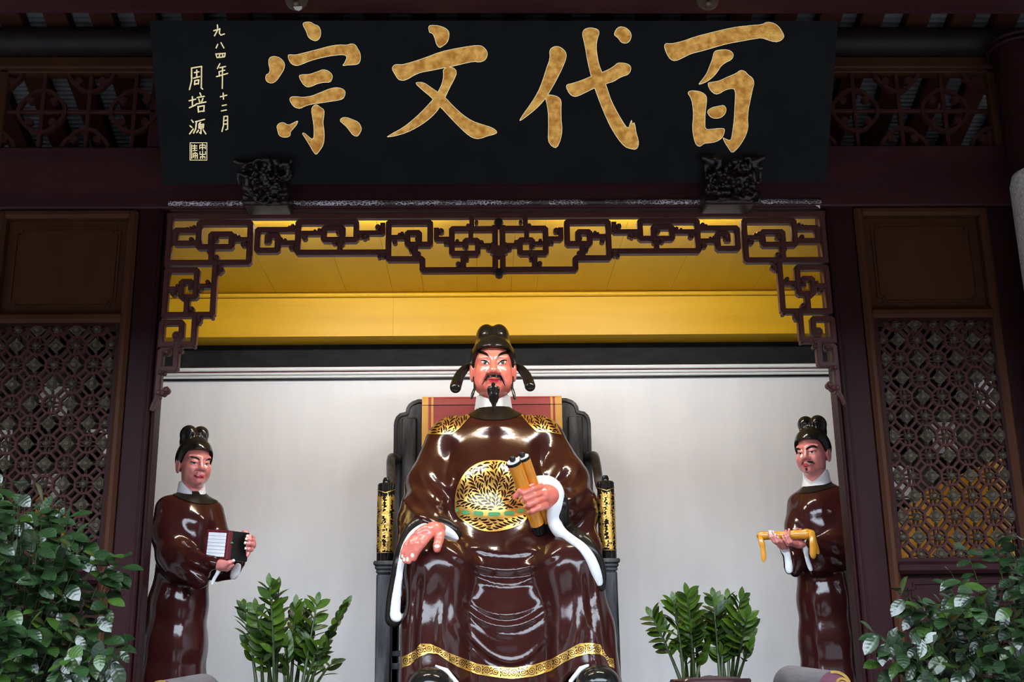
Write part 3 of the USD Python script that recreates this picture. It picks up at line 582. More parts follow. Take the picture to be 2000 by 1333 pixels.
# ================================================================ sculpting: distance fields on a grid, surface nets, painted marks laid on the surface
def rotz(deg):
    a = math.radians(deg); return np.array([[math.cos(a), -math.sin(a), 0], [math.sin(a), math.cos(a), 0], [0, 0, 1.]])
class Sculpt:
    def __init__(s, lo, hi, h, R=None, c=None):
        s.h = h; s.lo = np.asarray(lo, float); n = np.ceil((np.asarray(hi, float)-s.lo)/h).astype(int)+1
        s.x, s.y, s.z = (s.lo[k]+h*np.arange(n[k]) for k in range(3)); s.f = np.full(n, .2, np.float32)
        s.R = np.eye(3) if R is None else R; s.c = np.zeros(3) if c is None else np.asarray(c, float)
    def _sl(s, lo, hi, m):
        i0 = np.clip(np.floor((np.asarray(lo)-m-s.lo)/s.h).astype(int), 0, None); i1 = np.ceil((np.asarray(hi)+m-s.lo)/s.h).astype(int)+1
        sl = tuple(slice(a, max(a, b)) for a, b in zip(i0, i1))
        return sl, s.x[sl[0]][:, None, None].astype(np.float32), s.y[sl[1]][None, :, None].astype(np.float32), s.z[sl[2]][None, None, :].astype(np.float32)
    def mix(s, sl, d, k, op):
        a = s.f[sl]
        if a.size == 0: return s
        d = np.broadcast_to(d, a.shape).astype(np.float32)
        if op == 'add':
            h = np.maximum(k-np.abs(a-d), 0)/max(k, 1e-6); s.f[sl] = np.minimum(a, d)-h*h*k*.25
        elif op == 'sub':
            d = -d; h = np.maximum(k-np.abs(a-d), 0)/max(k, 1e-6); s.f[sl] = np.maximum(a, d)+h*h*k*.25
        return s
    def cap(s, a, b, ra, rb=None, k=.03, sy=1., op='add'):
        rb = ra if rb is None else rb; a, b = np.asarray(a, float), np.asarray(b, float); r = max(ra, rb)
        sl, X, Y, Z = s._sl(np.minimum(a, b)-r, np.maximum(a, b)+r, k+.03)
        S = np.array([1, sy, 1.]); ba = (b-a)*S; dd = max(float(ba@ba), 1e-9)
        px, py, pz = X-a[0], (Y-a[1])*sy, Z-a[2]
        t = np.clip((px*ba[0]+py*ba[1]+pz*ba[2])/dd, 0, 1)
        d = np.sqrt((px-t*ba[0])**2+(py-t*ba[1])**2+(pz-t*ba[2])**2)-(ra+(rb-ra)*t)
        return s.mix(sl, d if sy == 1 else d/max(1., sy*.6), k, op)
    def chain(s, pts, rs, k=.03, sy=1., op='add'):
        rs = np.broadcast_to(np.asarray(rs, float), (len(pts),))
        if len(pts) == 1: s.cap(pts[0], pts[0], rs[0], k=k, sy=sy, op=op)
        for i in range(len(pts)-1): s.cap(pts[i], pts[i+1], rs[i], rs[i+1], k if i == 0 else max(k, .006), sy, op)
        return s
    def sweep(s, pts, rs, k=.02, sy=1., n=5):
        p = np.asarray(pts, float); r = np.broadcast_to(np.asarray(rs, float), (len(p),)); q = np.c_[p, r]
        e = np.vstack([2*q[0]-q[1], q, 2*q[-1]-q[-2]]); out = []
        for i in range(1, len(e)-2):
            for t in np.arange(n)/n:
                a, b, c, d = e[i-1], e[i], e[i+1], e[i+2]; out.append(.5*(2*b+(c-a)*t+(2*a-5*b+4*c-d)*t*t+(3*b-a-3*c+d)*t**3))
        out = np.array(out+[q[-1]]); s.chain(out[:, :3], np.maximum(out[:, 3], .002), .004, sy)
        return s
    def ell(s, c, r, k=.03, op='add', R=None):
        c, r = np.asarray(c, float), np.asarray(r, float); m = r if R is None else np.full(3, r.max())
        sl, X, Y, Z = s._sl(c-m, c+m, k+.03); X, Y, Z = X-c[0], Y-c[1], Z-c[2]
        if R is not None:
            X, Y, Z = (R[0, i]*X+R[1, i]*Y+R[2, i]*Z for i in range(3))
        k0 = np.sqrt((X/r[0])**2+(Y/r[1])**2+(Z/r[2])**2); k1 = np.sqrt((X/r[0]**2)**2+(Y/r[1]**2)**2+(Z/r[2]**2)**2)
        return s.mix(sl, k0*(k0-1)/np.maximum(k1, 1e-6), k, op)
    def rbox(s, c, hf, r, k=.03, op='add'):
        c, hf = np.asarray(c, float), np.asarray(hf, float); sl, X, Y, Z = s._sl(c-hf, c+hf, k+.03); q = [np.abs(a-c[i])-hf[i]+r for i, a in enumerate((X, Y, Z))]
        d = np.sqrt(sum(np.maximum(a, 0)**2 for a in q))+np.minimum(np.maximum(np.maximum(q[0], q[1]), q[2]), 0)-r
        return s.mix(sl, d, k, op)
    def grid(s): return s.x[:, None, None], s.y[None, :, None], s.z[None, None, :]
    def cut(s, d): s.f = np.maximum(s.f, d.astype(np.float32)); return s
    def warp(s, d): s.f = s.f+np.asarray(d).astype(np.float32); return s
    def soften(s, k=.9):
        s.f = gaussian_filter(s.f, k); return s
    def mesh(s):
        f = s.f.copy(); f[[0, -1]] = .2; f[:, [0, -1]] = .2; f[:, :, [0, -1]] = .2
        sg = f < 0; n = np.array(f.shape); cn = np.zeros(n-1, np.int8)
        offs = list(np.ndindex(2, 2, 2))
        for o in offs: cn += sg[o[0]:n[0]-1+o[0], o[1]:n[1]-1+o[1], o[2]:n[2]-1+o[2]]
        act = (cn > 0) & (cn < 8); I = np.argwhere(act); idx = np.full(n-1, -1, np.int64); idx[act] = np.arange(len(I))
        cv = np.stack([f[I[:, 0]+o[0], I[:, 1]+o[1], I[:, 2]+o[2]] for o in offs], 1); acc = np.zeros((len(I), 3)); cnt = np.zeros(len(I))
        for i, a in enumerate(offs):
            for j, b in enumerate(offs):
                if j <= i or sum(abs(p-q) for p, q in zip(a, b)) != 1: continue
                fa, fb = cv[:, i], cv[:, j]; m = (fa < 0) != (fb < 0); t = np.where(m, fa/np.where(m, fa-fb, 1), 0)
                acc += m[:, None]*(np.array(a)+t[:, None]*(np.array(b)-np.array(a))); cnt += m
        v = s.lo+s.h*(I+acc/cnt[:, None]); Q = []
        for ax in range(3):
            u, w = (ax+1) % 3, (ax+2) % 3
            a = [slice(None)]*3; b = [slice(None)]*3; a[ax] = slice(0, -1); b[ax] = slice(1, None)
            A, B = sg[tuple(a)], sg[tuple(b)]; E = np.argwhere(A != B); fl = A[tuple(E.T)]
            ok = (E[:, u] > 0) & (E[:, w] > 0) & (E[:, u] < n[u]-1) & (E[:, w] < n[w]-1); E, fl = E[ok], fl[ok]
            du, dw = np.eye(3, dtype=int)[u], np.eye(3, dtype=int)[w]
            q = np.stack([idx[tuple((E-d).T)] for d in (du+dw, dw, 0*du, du)], 1)
            q[~fl] = q[~fl][:, ::-1]; Q.append(q)
        Q = np.vstack(Q); tri = np.vstack([Q[:, [0, 1, 2]], Q[:, [0, 2, 3]]])
        return v@s.R.T+s.c, tri
    def sample(s, p):
        g = ((p-s.c)@s.R-s.lo)/s.h
        return map_coordinates(s.f, g.T, order=1, mode='constant', cval=.2)
    def hit(s, px, off=0., iso=0.):
        """first point of the surface on the sight line through each pixel, pushed off along the normal"""
        d = rays(px); d = d/np.linalg.norm(d, axis=1)[:, None]; mid = s.c+s.R@((s.lo+np.array([s.x[-1], s.y[-1], s.z[-1]]))/2)
        half = np.linalg.norm(np.array([s.x[-1], s.y[-1], s.z[-1]])-s.lo)/2; tc = (mid-CAM)@d.T
        n = int(2*half/(s.h*.6)); t = np.full(len(d), np.nan); prev = np.full(len(d), .2)
        live = np.ones(len(d), bool)
        for i in range(n):
            ti = tc-half+2*half*i/n; k = np.where(live)[0]
            if not len(k): break
            f = s.sample(CAM+d[k]*ti[k, None])-iso; hitm = f < 0
            kk = k[hitm]; p, c = prev[kk], f[hitm]; st = 2*half/n
            t[kk] = ti[kk]-st*(-c)/np.maximum(p-c, 1e-9); live[kk] = False; prev[k] = f
        P = CAM+d*t[:, None]; N = np.zeros_like(P); e = s.h
        ok = ~np.isnan(t)
        for a in range(3):
            q = np.zeros(3); q[a] = e; N[ok, a] = s.sample(P[ok]+q)-s.sample(P[ok]-q)
        N /= np.linalg.norm(N, axis=1)[:, None]+1e-9
        return P+N*off, N, ok
def flat_mesh(poly, size):
    out = []
    for g in getattr(poly, 'geoms', [poly]):
        if g.geom_type != 'Polygon' or g.area < 1e-6: continue
        g = g.segmentize(size); v, f = trimesh.creation.triangulate_polygon(g, engine='earcut')
        v, f = trimesh.remesh.subdivide_to_size(np.c_[v, np.zeros(len(v))], f, size*1.5, max_iter=8)
        out.append((v, f))
    return cat(out) if out else None
def drape(sc, poly, off=.003, size=3., jump=.05):
    """a coat of paint: the pixel polygon carried along the sight lines onto the sculpted surface"""
    m = flat_mesh(poly, size)
    if m is None: return None
    v, f = m; P, N, ok = sc.hit(v[:, :2], off)
    P[~ok] = 0; good = ok[f].all(1)
    e = np.max([np.abs(P[f[:, i], 1]-P[f[:, (i+1) % 3], 1]) for i in range(3)], 0); f = f[good & (e < jump)]
    u, inv = np.unique(f, return_inverse=True)
    return P[u], inv.reshape(f.shape)[:, ::-1]
def PX(o, s, pts): return [(o[0]+a/s, o[1]+b/s) for a, b in pts]
def ppoly(o, s, pts, n=1): return Polygon(smooth_poly(PX(o, s, pts), n)).buffer(0)
def ellp(o, s, c, rx, ry):
    a = np.linspace(0, 2*np.pi, 20)[:-1]; return Polygon([(o[0]+(c[0]+rx*np.cos(t))/s, o[1]+(c[1]+ry*np.sin(t))/s) for t in a])
def W(x, y, D, r=None):
    p = at(x, y, D); return (p, r/ppm(p)) if r is not None else p
def leaf_poly(c, ang, Ln, wd, bend=0., n=7):
    t = np.linspace(0, 1, n); ax = (t-.5)*Ln; w = wd/2*np.sin(np.pi*t)**.6; cv = bend*Ln*(4*(t-.5)**2-1)
    p = np.r_[np.c_[ax, cv+w], np.c_[ax[::-1], (cv-w)[::-1]]]; ca, sa = math.cos(ang), math.sin(ang)
    return Polygon(np.c_[c[0]+p[:, 0]*ca-p[:, 1]*sa, c[1]+p[:, 0]*sa+p[:, 1]*ca]).buffer(0)
def floral(poly, seed, stems, Ln=12., wd=3.2, gap=1.15, rim=1.5, fill=700):
    """gold ground minus slender leaf-shaped openings set like fern leaves along curling stems"""
    r = np.random.default_rng(seed); x0, y0, x1, y1 = poly.bounds; inner = poly.buffer(-rim); got, gc = [], np.zeros((0, 3))
    def put(q, a, L_, w_, bend):
        nonlocal gc
        g = leaf_poly(q, a, L_, w_, bend)
        near = np.where(np.hypot(gc[:, 0]-q[0], gc[:, 1]-q[1]) < gc[:, 2]+L_/2+gap)[0] if len(gc) else []
        if any(g.distance(got[k]) < gap for k in near) or not inner.contains(g): return
        got.append(g); gc = np.vstack([gc, (q[0], q[1], L_/2)])
    field = []
    for (sx, sy, ang, curv, n) in stems:
        p = np.array([sx, sy], float); a = math.radians(ang)
        for k in range(n):
            L_ = Ln*(.72+.38*math.sin(math.pi*(k+1)/(n+1)))
            for s in (-1, 1):
                b = a+s*.62; put(p+np.array([math.cos(b), math.sin(b)])*(L_*.5+.9), b, L_, wd, .10*s); put(p+np.array([math.cos(b), math.sin(b)])*(L_*.5+.9), b, L_*.8, wd*.9, .10*s)
            field.append((p[0], p[1], a)); a += curv/n; p = p+np.array([math.cos(a), math.sin(a)])*((wd*.92+gap)/math.sin(.62))
    field = np.array(field)
    for k in range(fill*4):
        q = np.array([r.uniform(x0, x1), r.uniform(y0, y1)]); i = int(np.argmin((field[:, 0]-q[0])**2+(field[:, 1]-q[1])**2)); sc = (.95, .72, .5, .34)[k//fill]
        side = np.sign(math.cos(field[i, 2])*(q[1]-field[i, 1])-math.sin(field[i, 2])*(q[0]-field[i, 0])) or 1
        put(q, field[i, 2]+side*.6+r.uniform(-.12, .12), Ln*sc, wd*max(sc, .72), .1*side)
    return poly.difference(unary_union(got).buffer(.22, 2)).buffer(0)

# ================================================================ heads
def head_sculpt(c, yaw, sc, h, jaw=1.):
    """head in its own frame (x right, y away from the viewer, z up), eye level at z = 0; yaw turns the face"""
    hs = Sculpt(np.array([-.18, -.26, -.36])*sc, np.array([.18, .27, .20])*sc, h, rotz(yaw), c)
    def S(v): return np.asarray(v)*sc
    E = lambda c_, r, k=.03, op='add': hs.ell(S(c_), S(r), k*sc, op)
    C = lambda a, b, ra, rb, k=.02, op='add': hs.cap(S(a), S(b), ra*sc, rb*sc, k*sc, op=op)
    E((0, .035, .06), (.122, .165, .16)); E((0, -.01, -.05), (.116*(.45+.55*jaw), .132, .135), .05); E((0, -.035, -.105), (.098*jaw, .105, .088), .05)
    for s in (-1, 1):
        E((s*.058, -.085, -.055), (.052, .05, .055), .04)                       # cheek
        C((s*.025, -.128, .032), (s*.085, -.104, .042), .014, .012, .04)        # brow ridge
        E((s*.050, -.156, .004), (.030, .020, .020), .02, 'sub')                # socket
        E((s*.050, -.120, -.002), (.033, .028, .021), .012)                     # lid
        E((s*.135, .03, -.015), (.020, .040, .072), .012); E((s*.150, .018, -.01), (.008, .020, .045), .010, 'sub')
        E((s*.024, -.150, -.068), (.017, .020, .014), .012)                     # nostril wing
        C((s*.036, -.140, -.085), (s*.062, -.118, -.128), .006, .004, .02, 'sub')   # fold beside the mouth
        E((s*.085*jaw, -.045+.01*(jaw < 1), -.12+.02*(jaw < 1)), (.035, .06, .05), .04)                         # jaw
    C((0, -.135, .030), (0, -.170, -.052), .013, .019, .022); E((0, -.172, -.062), (.021, .020, .017), .012)
    E((0, -.134, -.108), (.046, .022, .010), .012); E((0, -.130, -.126), (.038, .022, .011), .010)
    C((-.04, -.158, -.1165), (.04, -.158, -.1165), .003, .003, .008, 'sub')
    E((0, -.108, -.165), (.040, .035, .030), .03)
    C((0, .04, -.12), (0, .06, -.34), .088, .092, .03)
    return hs
def hat_sculpt(c, yaw, sc, h, knot):
    hs = Sculpt(np.array([-.22, -.24, -.14])*sc, np.array([.22, .30, .40])*sc, h, rotz(yaw), c)
    def S(v): return np.asarray(v)*sc
    hs.ell(S((0, .022, .075)), S((.146, .190, .160)), .03*sc)
    hs.ell(S((0, .06, .04)), S((.143, .165, .13)), .03*sc)
    X, Y, Z = (a/sc for a in hs.grid())
    yy = Y+.16; cutz = .103-.10*yy-1.0*np.maximum(yy-.085, 0)-.9*np.maximum(np.abs(X)-.10, 0)
    hs.cut((np.maximum(cutz, -.075)-Z)*sc*.8)
    if knot == 'tall':
        hs.ell(S((0, .075, .15)), S((.128, .145, .10)), .02*sc)
        for s in (-1, 1): hs.ell(S((s*.040, .075, .215)), S((.074, .112, .100)), .014*sc); hs.cap(S((s*.03, -.045, .23)), S((s*.07, -.055, .17)), .012*sc, .006*sc, .02*sc)
        X, Y, Z = (a/sc for a in hs.grid())
        u = Z-.125-.075*np.cos(np.clip(X/.14, -1, 1)*np.pi/2); hs.warp(sc*np.clip((.10-Y)/.06, 0, 1)*(.016/(1+np.exp(-u/.004))*np.exp(-np.maximum(u, 0)/.05)+.004*np.exp(-(u/.008)**2)))
    else:
        hs.ell(S((0, .075, .200)), S((.116, .122, .105)), .02*sc)
        for s in (-1, 1): hs.ell(S((s*.050, .062-.02*s*knot, .262)), S((.070, .098, .080)), .010*sc)
        for k in range(6): hs.cap(S((-.075+.03*k, -.030-.008*(k % 2), .205)), S((-.065+.026*k, -.036, .262)), .011*sc, .007*sc, .008*sc)
    return hs

# ================================================================ the seated statue
def rel(c, **kw): return [np.asarray(c)]
ST = thing('statue', 'large seated central statue in a glossy brown robe and black winged hat', 'statue', (X0, 7.2, 1.39))
st = Sculpt((-.95, 6.35, 1.36), (1.15, 7.85, 3.32), .0088)
a = st
a.ell((.10, 7.38, 2.12), (.46, .34, .30), .05); a.ell((.075, 7.26, 2.47), (.375, .31, .42), .08); a.ell((.088, 7.36, 2.80), (.36, .235, .30), .08)
a.cap((-.17, 7.40, 2.955), (.36, 7.40, 2.955), .155, .155, .08); a.cap((.085, 7.40, 2.98), (.085, 7.41, 3.075), .20, .130, .08)
# arms under wide sleeves
a.chain([(-.235, 7.40, 2.92), (-.315, 7.28, 2.64), (-.335, 7.12, 2.44)], [.125, .150, .155], .05); a.chain([(-.335, 7.12, 2.44), (-.315, 6.93, 2.335)], [.155, .120], .04)
a.chain([(.425, 7.40, 2.92), (.515, 7.26, 2.66), (.550, 7.14, 2.47)], [.125, .150, .155], .05); a.chain([(.550, 7.14, 2.47), (.46, 6.98, 2.455)], [.152, .130], .04)
a.chain([(.56, 7.12, 2.42), (.62, 7.02, 2.22), (.665, 6.98, 2.02)], [.12, .080, .05], .06)
a.chain([(-.40, 7.10, 2.36), (-.45, 7.02, 2.14), (-.46, 6.98, 1.94)], [.10, .06, .045], .06)
# lap, knees and skirt
a.cap((-.08, 7.30, 2.10), (-.245, 6.84, 2.08), .25, .19, .08); a.cap((.28, 7.30, 2.10), (.50, 6.84, 2.08), .25, .19, .08)
a.chain([(-.245, 6.84, 2.08), (-.262, 6.82, 1.75), (-.275, 6.80, 1.40)], [.185, .180, .205], .06); a.chain([(.50, 6.84, 2.08), (.545, 6.82, 1.75), (.575, 6.80, 1.40)], [.185, .185, .215], .06)
a.chain([(.13, 7.02, 2.05), (.14, 6.96, 1.75), (.145, 6.93, 1.40)], [.24, .23, .24], .12)
a.rbox((.14, 7.12, 1.68), (.50, .24, .42), .12, .10)
a.cap((-.02, 7.10, 2.22), (.22, 7.10, 2.22), .20, .20, .12)
X, Y, Z = a.grid()
front = np.clip((7.15-Y)/.2, 0, 1)
xc = .135
def fold(px_pts, amp, wid, tri=1.):
    """a crease pressed along a traced line, proud on its upper side"""
    q = st.hit(px_pts)[0]; q = q[~np.isnan(q[:, 0])]
    xs_, zs_ = q[:, 0], q[:, 2]; o = np.argsort(xs_); xs_, zs_ = xs_[o], zs_[o]
    zz = np.polyval(np.polyfit(xs_, zs_, 3 if len(xs_) > 4 else 2), np.clip(st.x, xs_[0]-.05, xs_[-1]+.05))[:, None, None]; w_ = np.clip(np.minimum(st.x-xs_[0]+.03, xs_[-1]+.03-st.x)/.2, 0, 1)[:, None, None]; w_ = w_*w_*(3-2*w_)
    d_ = (Z-zz)/wid; st.warp(-amp*w_*np.clip((7.12-Y)/.15, 0, 1)*(np.exp(-(d_-1)**2)-tri*np.exp(-((d_+.8)/.7)**2)))
for pts_, am, wi in (([(865,1075),(920,1108),(985,1122),(1050,1110),(1105,1075)], .009, .024), ([(885,1058),(940,1080),(985,1088),(1040,1080),(1085,1058)], .005, .020), ([(900,1108),(945,1136),(990,1146),(1035,1136),(1075,1108)], .004, .018),
   ([(905,1165),(940,1195),(985,1207),(1030,1198),(1060,1178)], .008, .014), ([(895,1176),(935,1216),(985,1230),(1040,1218),(1075,1189)], .009, .015), ([(915,1200),(950,1232),(990,1246),(1020,1238)], .009, .011), ([(880,1195),(930,1265),(985,1296),(1045,1280),(1090,1215)], .010, .016), ([(870,1215),(905,1262),(945,1290)], .007, .012)):
    fold(pts_, am, wi)
def vfold(px_pts, amp, wid):
    q = st.hit(px_pts)[0]; q = q[~np.isnan(q[:, 0])]; o = np.argsort(q[:, 2]); q = q[o]
    xx = np.interp(st.z, q[:, 2], q[:, 0])[None, None, :]; w_ = np.clip(np.minimum(st.z-q[0, 2]+.06, q[-1, 2]+.06-st.z)/.15, 0, 1)[None, None, :]; w_ = w_*w_*(3-2*w_)
    d_ = (X-xx)/wid; st.warp(-amp*w_*np.clip((7.05-Y)/.1, 0, 1)*(np.exp(-d_**2)-.8*np.exp(-((np.abs(d_)-1.7)/.8)**2)))
for pts_, am, wi in (([(1128,1112),(1134,1160),(1136,1215),(1130,1260)], .012, .030), ([(1140,1180),(1152,1240),(1160,1300)], .008, .020), ([(1160,1130),(1172,1200),(1186,1290)], .008, .022), ([(836,1118),(828,1170),(826,1250)], .010, .028), ([(868,1140),(862,1200),(858,1258)], .006, .018), ([(802,1130),(800,1200),(797,1290)], .007, .018)):
    vfold(pts_, am, wi)
# skirt folds running down from the knees, sleeve and armpit folds
m = np.clip((1.98-Z)/.3, 0, 1)*front*np.clip((np.abs(X-xc)-.20)/.12, 0, 1); a.warp(-.007*np.sin(2*np.pi*(X-.10*(Z-1.5)*np.sign(X-xc))/.115)*m)
for (ex, ez, sg) in ((-.33, 2.50, -1), (.55, 2.52, 1)):
    r = np.sqrt((X-ex+sg*.30)**2+(Z-ez-.32)**2); m = np.exp(-((X-ex)/.15)**2-((Z-ez)/.24)**2)*np.clip((7.32-Y)/.2, 0, 1)*(np.abs(X-.09) > .27); a.warp(-.008*np.sin(2*np.pi*r/.085)*m)
a.cut(np.maximum(1.398-Z, -1+0*X+0*Y))
a.ell((-.262, 6.60, 1.40), (.17, .20, .135), .02, 'sub'); a.ell((.590, 6.60, 1.40), (.17, .20, .135), .02, 'sub')
for y_ in (0,):                                                   # groove where arms meet the chest
    a.chain([(-.185, 7.18, 2.92), (-.165, 7.05, 2.66), (-.20, 6.98, 2.42)], [.010, .014, .012], .03, op='sub'); a.chain([(.385, 7.18, 2.92), (.375, 7.05, 2.68), (.40, 6.96, 2.52)], [.010, .014, .012], .03, op='sub')
st.soften(1.0); obj('robe', st.mesh(), robe, ST, smooth=True)
HC = at(963.5, 708, 7.22)+np.array([0, .145, 0])
hd = head_sculpt(HC, 0, 1.0, .0048)
head = obj('head', hd.mesh(), skin, ST, smooth=True)
ht = hat_sculpt(HC, 0, 1.0, .0065, 'tall')
hat = obj('hat', ht.mesh(), black_gloss, ST, smooth=True)
FC, FS = (860, 600), 6.06
for ch in ([(350, 690, 26), (290, 735, 46), (225, 820, 58), (185, 930, 64), (180, 960, 62)], [(895, 690, 26), (955, 735, 46), (1020, 820, 56), (1058, 925, 60), (1062, 940, 58)]):
    pr = [W(FC[0]+x/FS, FC[1]+y/FS, 7.46-.03*i, r/FS) for i, (x, y, r) in enumerate(ch)]
    P = np.array([p for p, _ in pr]); g = Sculpt(P.min(0)-.07, P.max(0)+.07, .006); g.sweep(P, [r for _, r in pr], sy=2.4)
    obj('hat_wing', g.mesh(), black_gloss, hat, smooth=True)
for ch in ([(398, 830), (405, 900), (408, 960), (385, 1020), (368, 1085)], [(858, 825), (852, 900), (848, 950), (868, 1020), (882, 1090)]):
    pts = np.array([W(FC[0]+x/FS, FC[1]+y/FS, 7.30-.012*i) for i, (x, y) in enumerate(ch)]); obj('hat_tie', tube(pts, [.006, .007, .008, .010, .008], 8), black_gloss, hat, smooth=True)
def face(sc, par, o, s, whites, irises, lids, brows, lips, lipline, mous, spots, size=1.6):
    def put(nm, polys, m, off):
        for p in polys:
            d = drape(sc, p, off, size)
            if d is not None: obj(nm, d, m, par, smooth=True)
    put('eye_white', [ppoly(o, s, p) for p in whites], eye_white, .0012)
    wu = unary_union([ppoly(o, s, p).buffer(.2) for p in whites]); put('iris', [ellp(o, s, c, r, r).intersection(wu) for c, r in irises], iris, .0020)
    put('eyelid', [ppoly(o, s, p) for p in lids], black_paint, .0026)
    put('eyebrow', [ppoly(o, s, p) for p in brows], black_paint, .0026)
    put('lips', [ppoly(o, s, p) for p in lips], lip, .0018); put('lip_line', [ppoly(o, s, p) for p in lipline], lip_dark, .0026)
    put('moustache', [ppoly(o, s, p) for p in mous], black_paint, .0045); put('chin_spot', [ellp(o, s, c, rx, ry) for c, rx, ry in spots], black_paint, .004)
face(hd, head, FC, FS,
  [[(484,649),(500,640),(522,638),(548,647),(582,678),(560,681),(535,678),(508,667)], [(782,646),(765,638),(742,637),(715,648),(680,680),(702,682),(730,679),(758,667)]],
  [((528, 657), 19), ((737, 656), 19)],
  [[(470,634),(500,628),(528,629),(556,644),(586,678),(582,684),(552,655),(526,642),(500,644)], [(794,630),(764,626),(736,627),(708,643),(676,680),(680,686),(712,656),(738,641),(764,643)]],
  [[(438,512),(470,520),(520,530),(556,550),(586,598),(572,594),(530,568),(488,558),(458,545)], [(824,512),(832,535),(815,552),(764,560),(715,572),(680,600),(672,596),(690,560),(728,534),(790,524)]],
  [[(566,852),(600,842),(628,848),(660,840),(704,855),(690,880),(655,895),(628,897),(598,893),(576,876)]], [[(575,856),(615,858),(640,858),(698,856),(650,866),(610,866)]],
  [[(484,935),(505,890),(530,845),(548,808),(575,802),(640,800),(700,802),(722,812),(742,850),(776,948),(752,915),(715,862),(690,840),(640,832),(600,834),(568,842),(540,866),(512,905)]],
  [((626, 918), 22, 27)])
b = Sculpt(HC+(-.06, -.22, -.36), HC+(.06, .0, -.12), .004)
b.chain([HC+(0, -.130, -.172), HC+(0, -.140, -.225), HC+(.003, -.150, -.322)], [.034, .027, .005], .01, 2.); b.chain([HC+(-.026, -.130, -.172), HC+(-.016, -.140, -.25)], [.014, .008], .012); b.chain([HC+(.026, -.130, -.172), HC+(.018, -.140, -.25)], [.014, .008], .012)
X, Y, Z = b.grid(); b.warp(.0018*np.sin(2*np.pi*((X-HC[0])*(1+2.2*(HC[2]-.17-Z)))/.0095)); obj('beard', b.mesh(), black_gloss, head, smooth=True)
# white under-collar
g = Sculpt(HC+(-.2, -.16, -.42), HC+(.2, .26, -.12), .006)
g.cap(HC+(0, .055, -.19), HC+(0, .045, -.33), .112, .132, .01); X, Y, Z = g.grid(); q = Z-(HC[2]-.182)+.45*np.maximum(HC[1]-.02-Y, 0)-.35*np.abs(X-HC[0])*(Y < HC[1]+.05)+.03; g.cut(q*.8); g.cut(HC[2]-.40-Z+0*X+0*Y)
obj('under_collar', g.mesh(), cloth_white, ST, smooth=True, label='white under-collar')
# paint on the robe: dark yoke, gold shoulder panels, medallion with belt, hem band
AC, AS = (720, 590), 3.602
yoke = ppoly(AC, AS, [(715,672),(690,690),(640,700),(655,740),(690,790),(740,820),(800,832),(890,836),(960,832),(1020,820),(1070,795),(1110,750),(1140,705),(1060,685),(1040,672),(890,640)])
obj('yoke', drape(st, yoke, .004, 3), robe_dark, ST, smooth=True, label='black round collar yoke')
for k, pts in enumerate(([(625,705),(560,735),(500,775),(450,850),(415,935),(500,934),(590,935),(650,885),(715,810),(665,765)], [(1145,705),(1215,745),(1275,800),(1320,860),(1358,938),(1265,918),(1185,920),(1130,870),(1070,800),(1110,755)])):
    p = ppoly(AC, AS, pts, 0).buffer(-.3); sg_ = [(842,842,-40,-.9,8),(872,846,-62,-.7,9),(898,842,-85,1.2,7),(850,825,-80,.9,6)] if k == 0 else [(1090,842,-140,.9,8),(1060,844,-118,.7,9),(1034,838,-95,-1.2,7),(1084,825,-100,-.9,6)]
    obj('shoulder_panel', drape(st, floral(p, 3+k, sg_, 13, 3.3, .75, 1.3, 2000), .0035, 3), gold, ST, smooth=True, label='gilt leaf-patterned shoulder panel')
MC, MS = (870, 880), 7.405
med = ppoly(MC, MS, [(135,830),(145,640),(200,450),(320,280),(480,180),(650,145),(820,150),(960,200),(1060,300),(1130,420),(1190,600),(1205,800),(1190,990),(1080,1090),(900,1150),(700,1187),(520,1170),(380,1110),(250,1020),(165,950)], 2)
btop = [(100,838),(155,842),(300,862),(500,886),(700,884),(900,868),(1090,842),(1240,800)]; bbot = [(1240,880),(1140,918),(1050,945),(900,975),(650,987),(400,962),(165,908),(100,890)]
belt = Polygon(PX(MC, MS, btop+bbot)).intersection(med.buffer(.6))
obj('medallion', drape(st, floral(med.difference(belt), 21, [(968,990,-95,.9,14),(960,985,-150,1.1,12),(975,985,-40,-1.3,11),(930,985,-175,.9,9),(905,975,-90,.8,10),(945,935,-120,-1.2,9),(985,935,-60,1.3,8),(1000,990,-20,-.9,8),(925,930,-80,1.0,7),(965,920,-100,.7,5),(905,1022,15,.4,10),(1020,1020,170,-.4,10)], 15.5, 3.9, .8, 1.5, 4000), .0035, 3), gold, ST, smooth=True, label='round gilt leaf-patterned medallion on the belly')
bl_ = obj('belt', drape(st, belt, .005, 3), gold, ST, smooth=True, label='gold belt with green plaques')
for cx_, cy_, rx in ((178, 872, 24), (300, 905, 52), (480, 918, 72), (705, 932, 88), (920, 920, 76), (1085, 885, 46)):
    p = LineString(PX(MC, MS, [(cx_-rx+28, cy_-3), (cx_+rx-28, cy_+3 if cx_ < 700 else cy_-4)])).buffer(28/MS) if rx > 30 else ellp(MC, MS, (cx_, cy_), 20, 28)
    obj('belt_plaque', drape(st, p.intersection(belt), .008, 3), green, bl_, smooth=True, label='green plaque')
HM, HS = (740, 1230), 4.167
ht_ = [(190,225),(240,205),(300,170),(340,115),(420,120),(490,150),(560,190),(680,235),(800,280),(950,305),(1100,310),(1250,290),(1400,245),(1520,180),(1630,115),(1720,110),(1800,125),(1835,190),(1870,235),(1905,240)]
hb_ = [(190,315),(260,290),(330,225),(400,195),(480,200),(560,260),(640,305),(700,330),(800,365),(950,390),(1080,405),(1250,385),(1400,340),(1500,275),(1600,225),(1700,200),(1800,205),(1840,230),(1875,300),(1915,320)]
hem = Polygon(PX(HM, HS, ht_+hb_[::-1])).buffer(0)
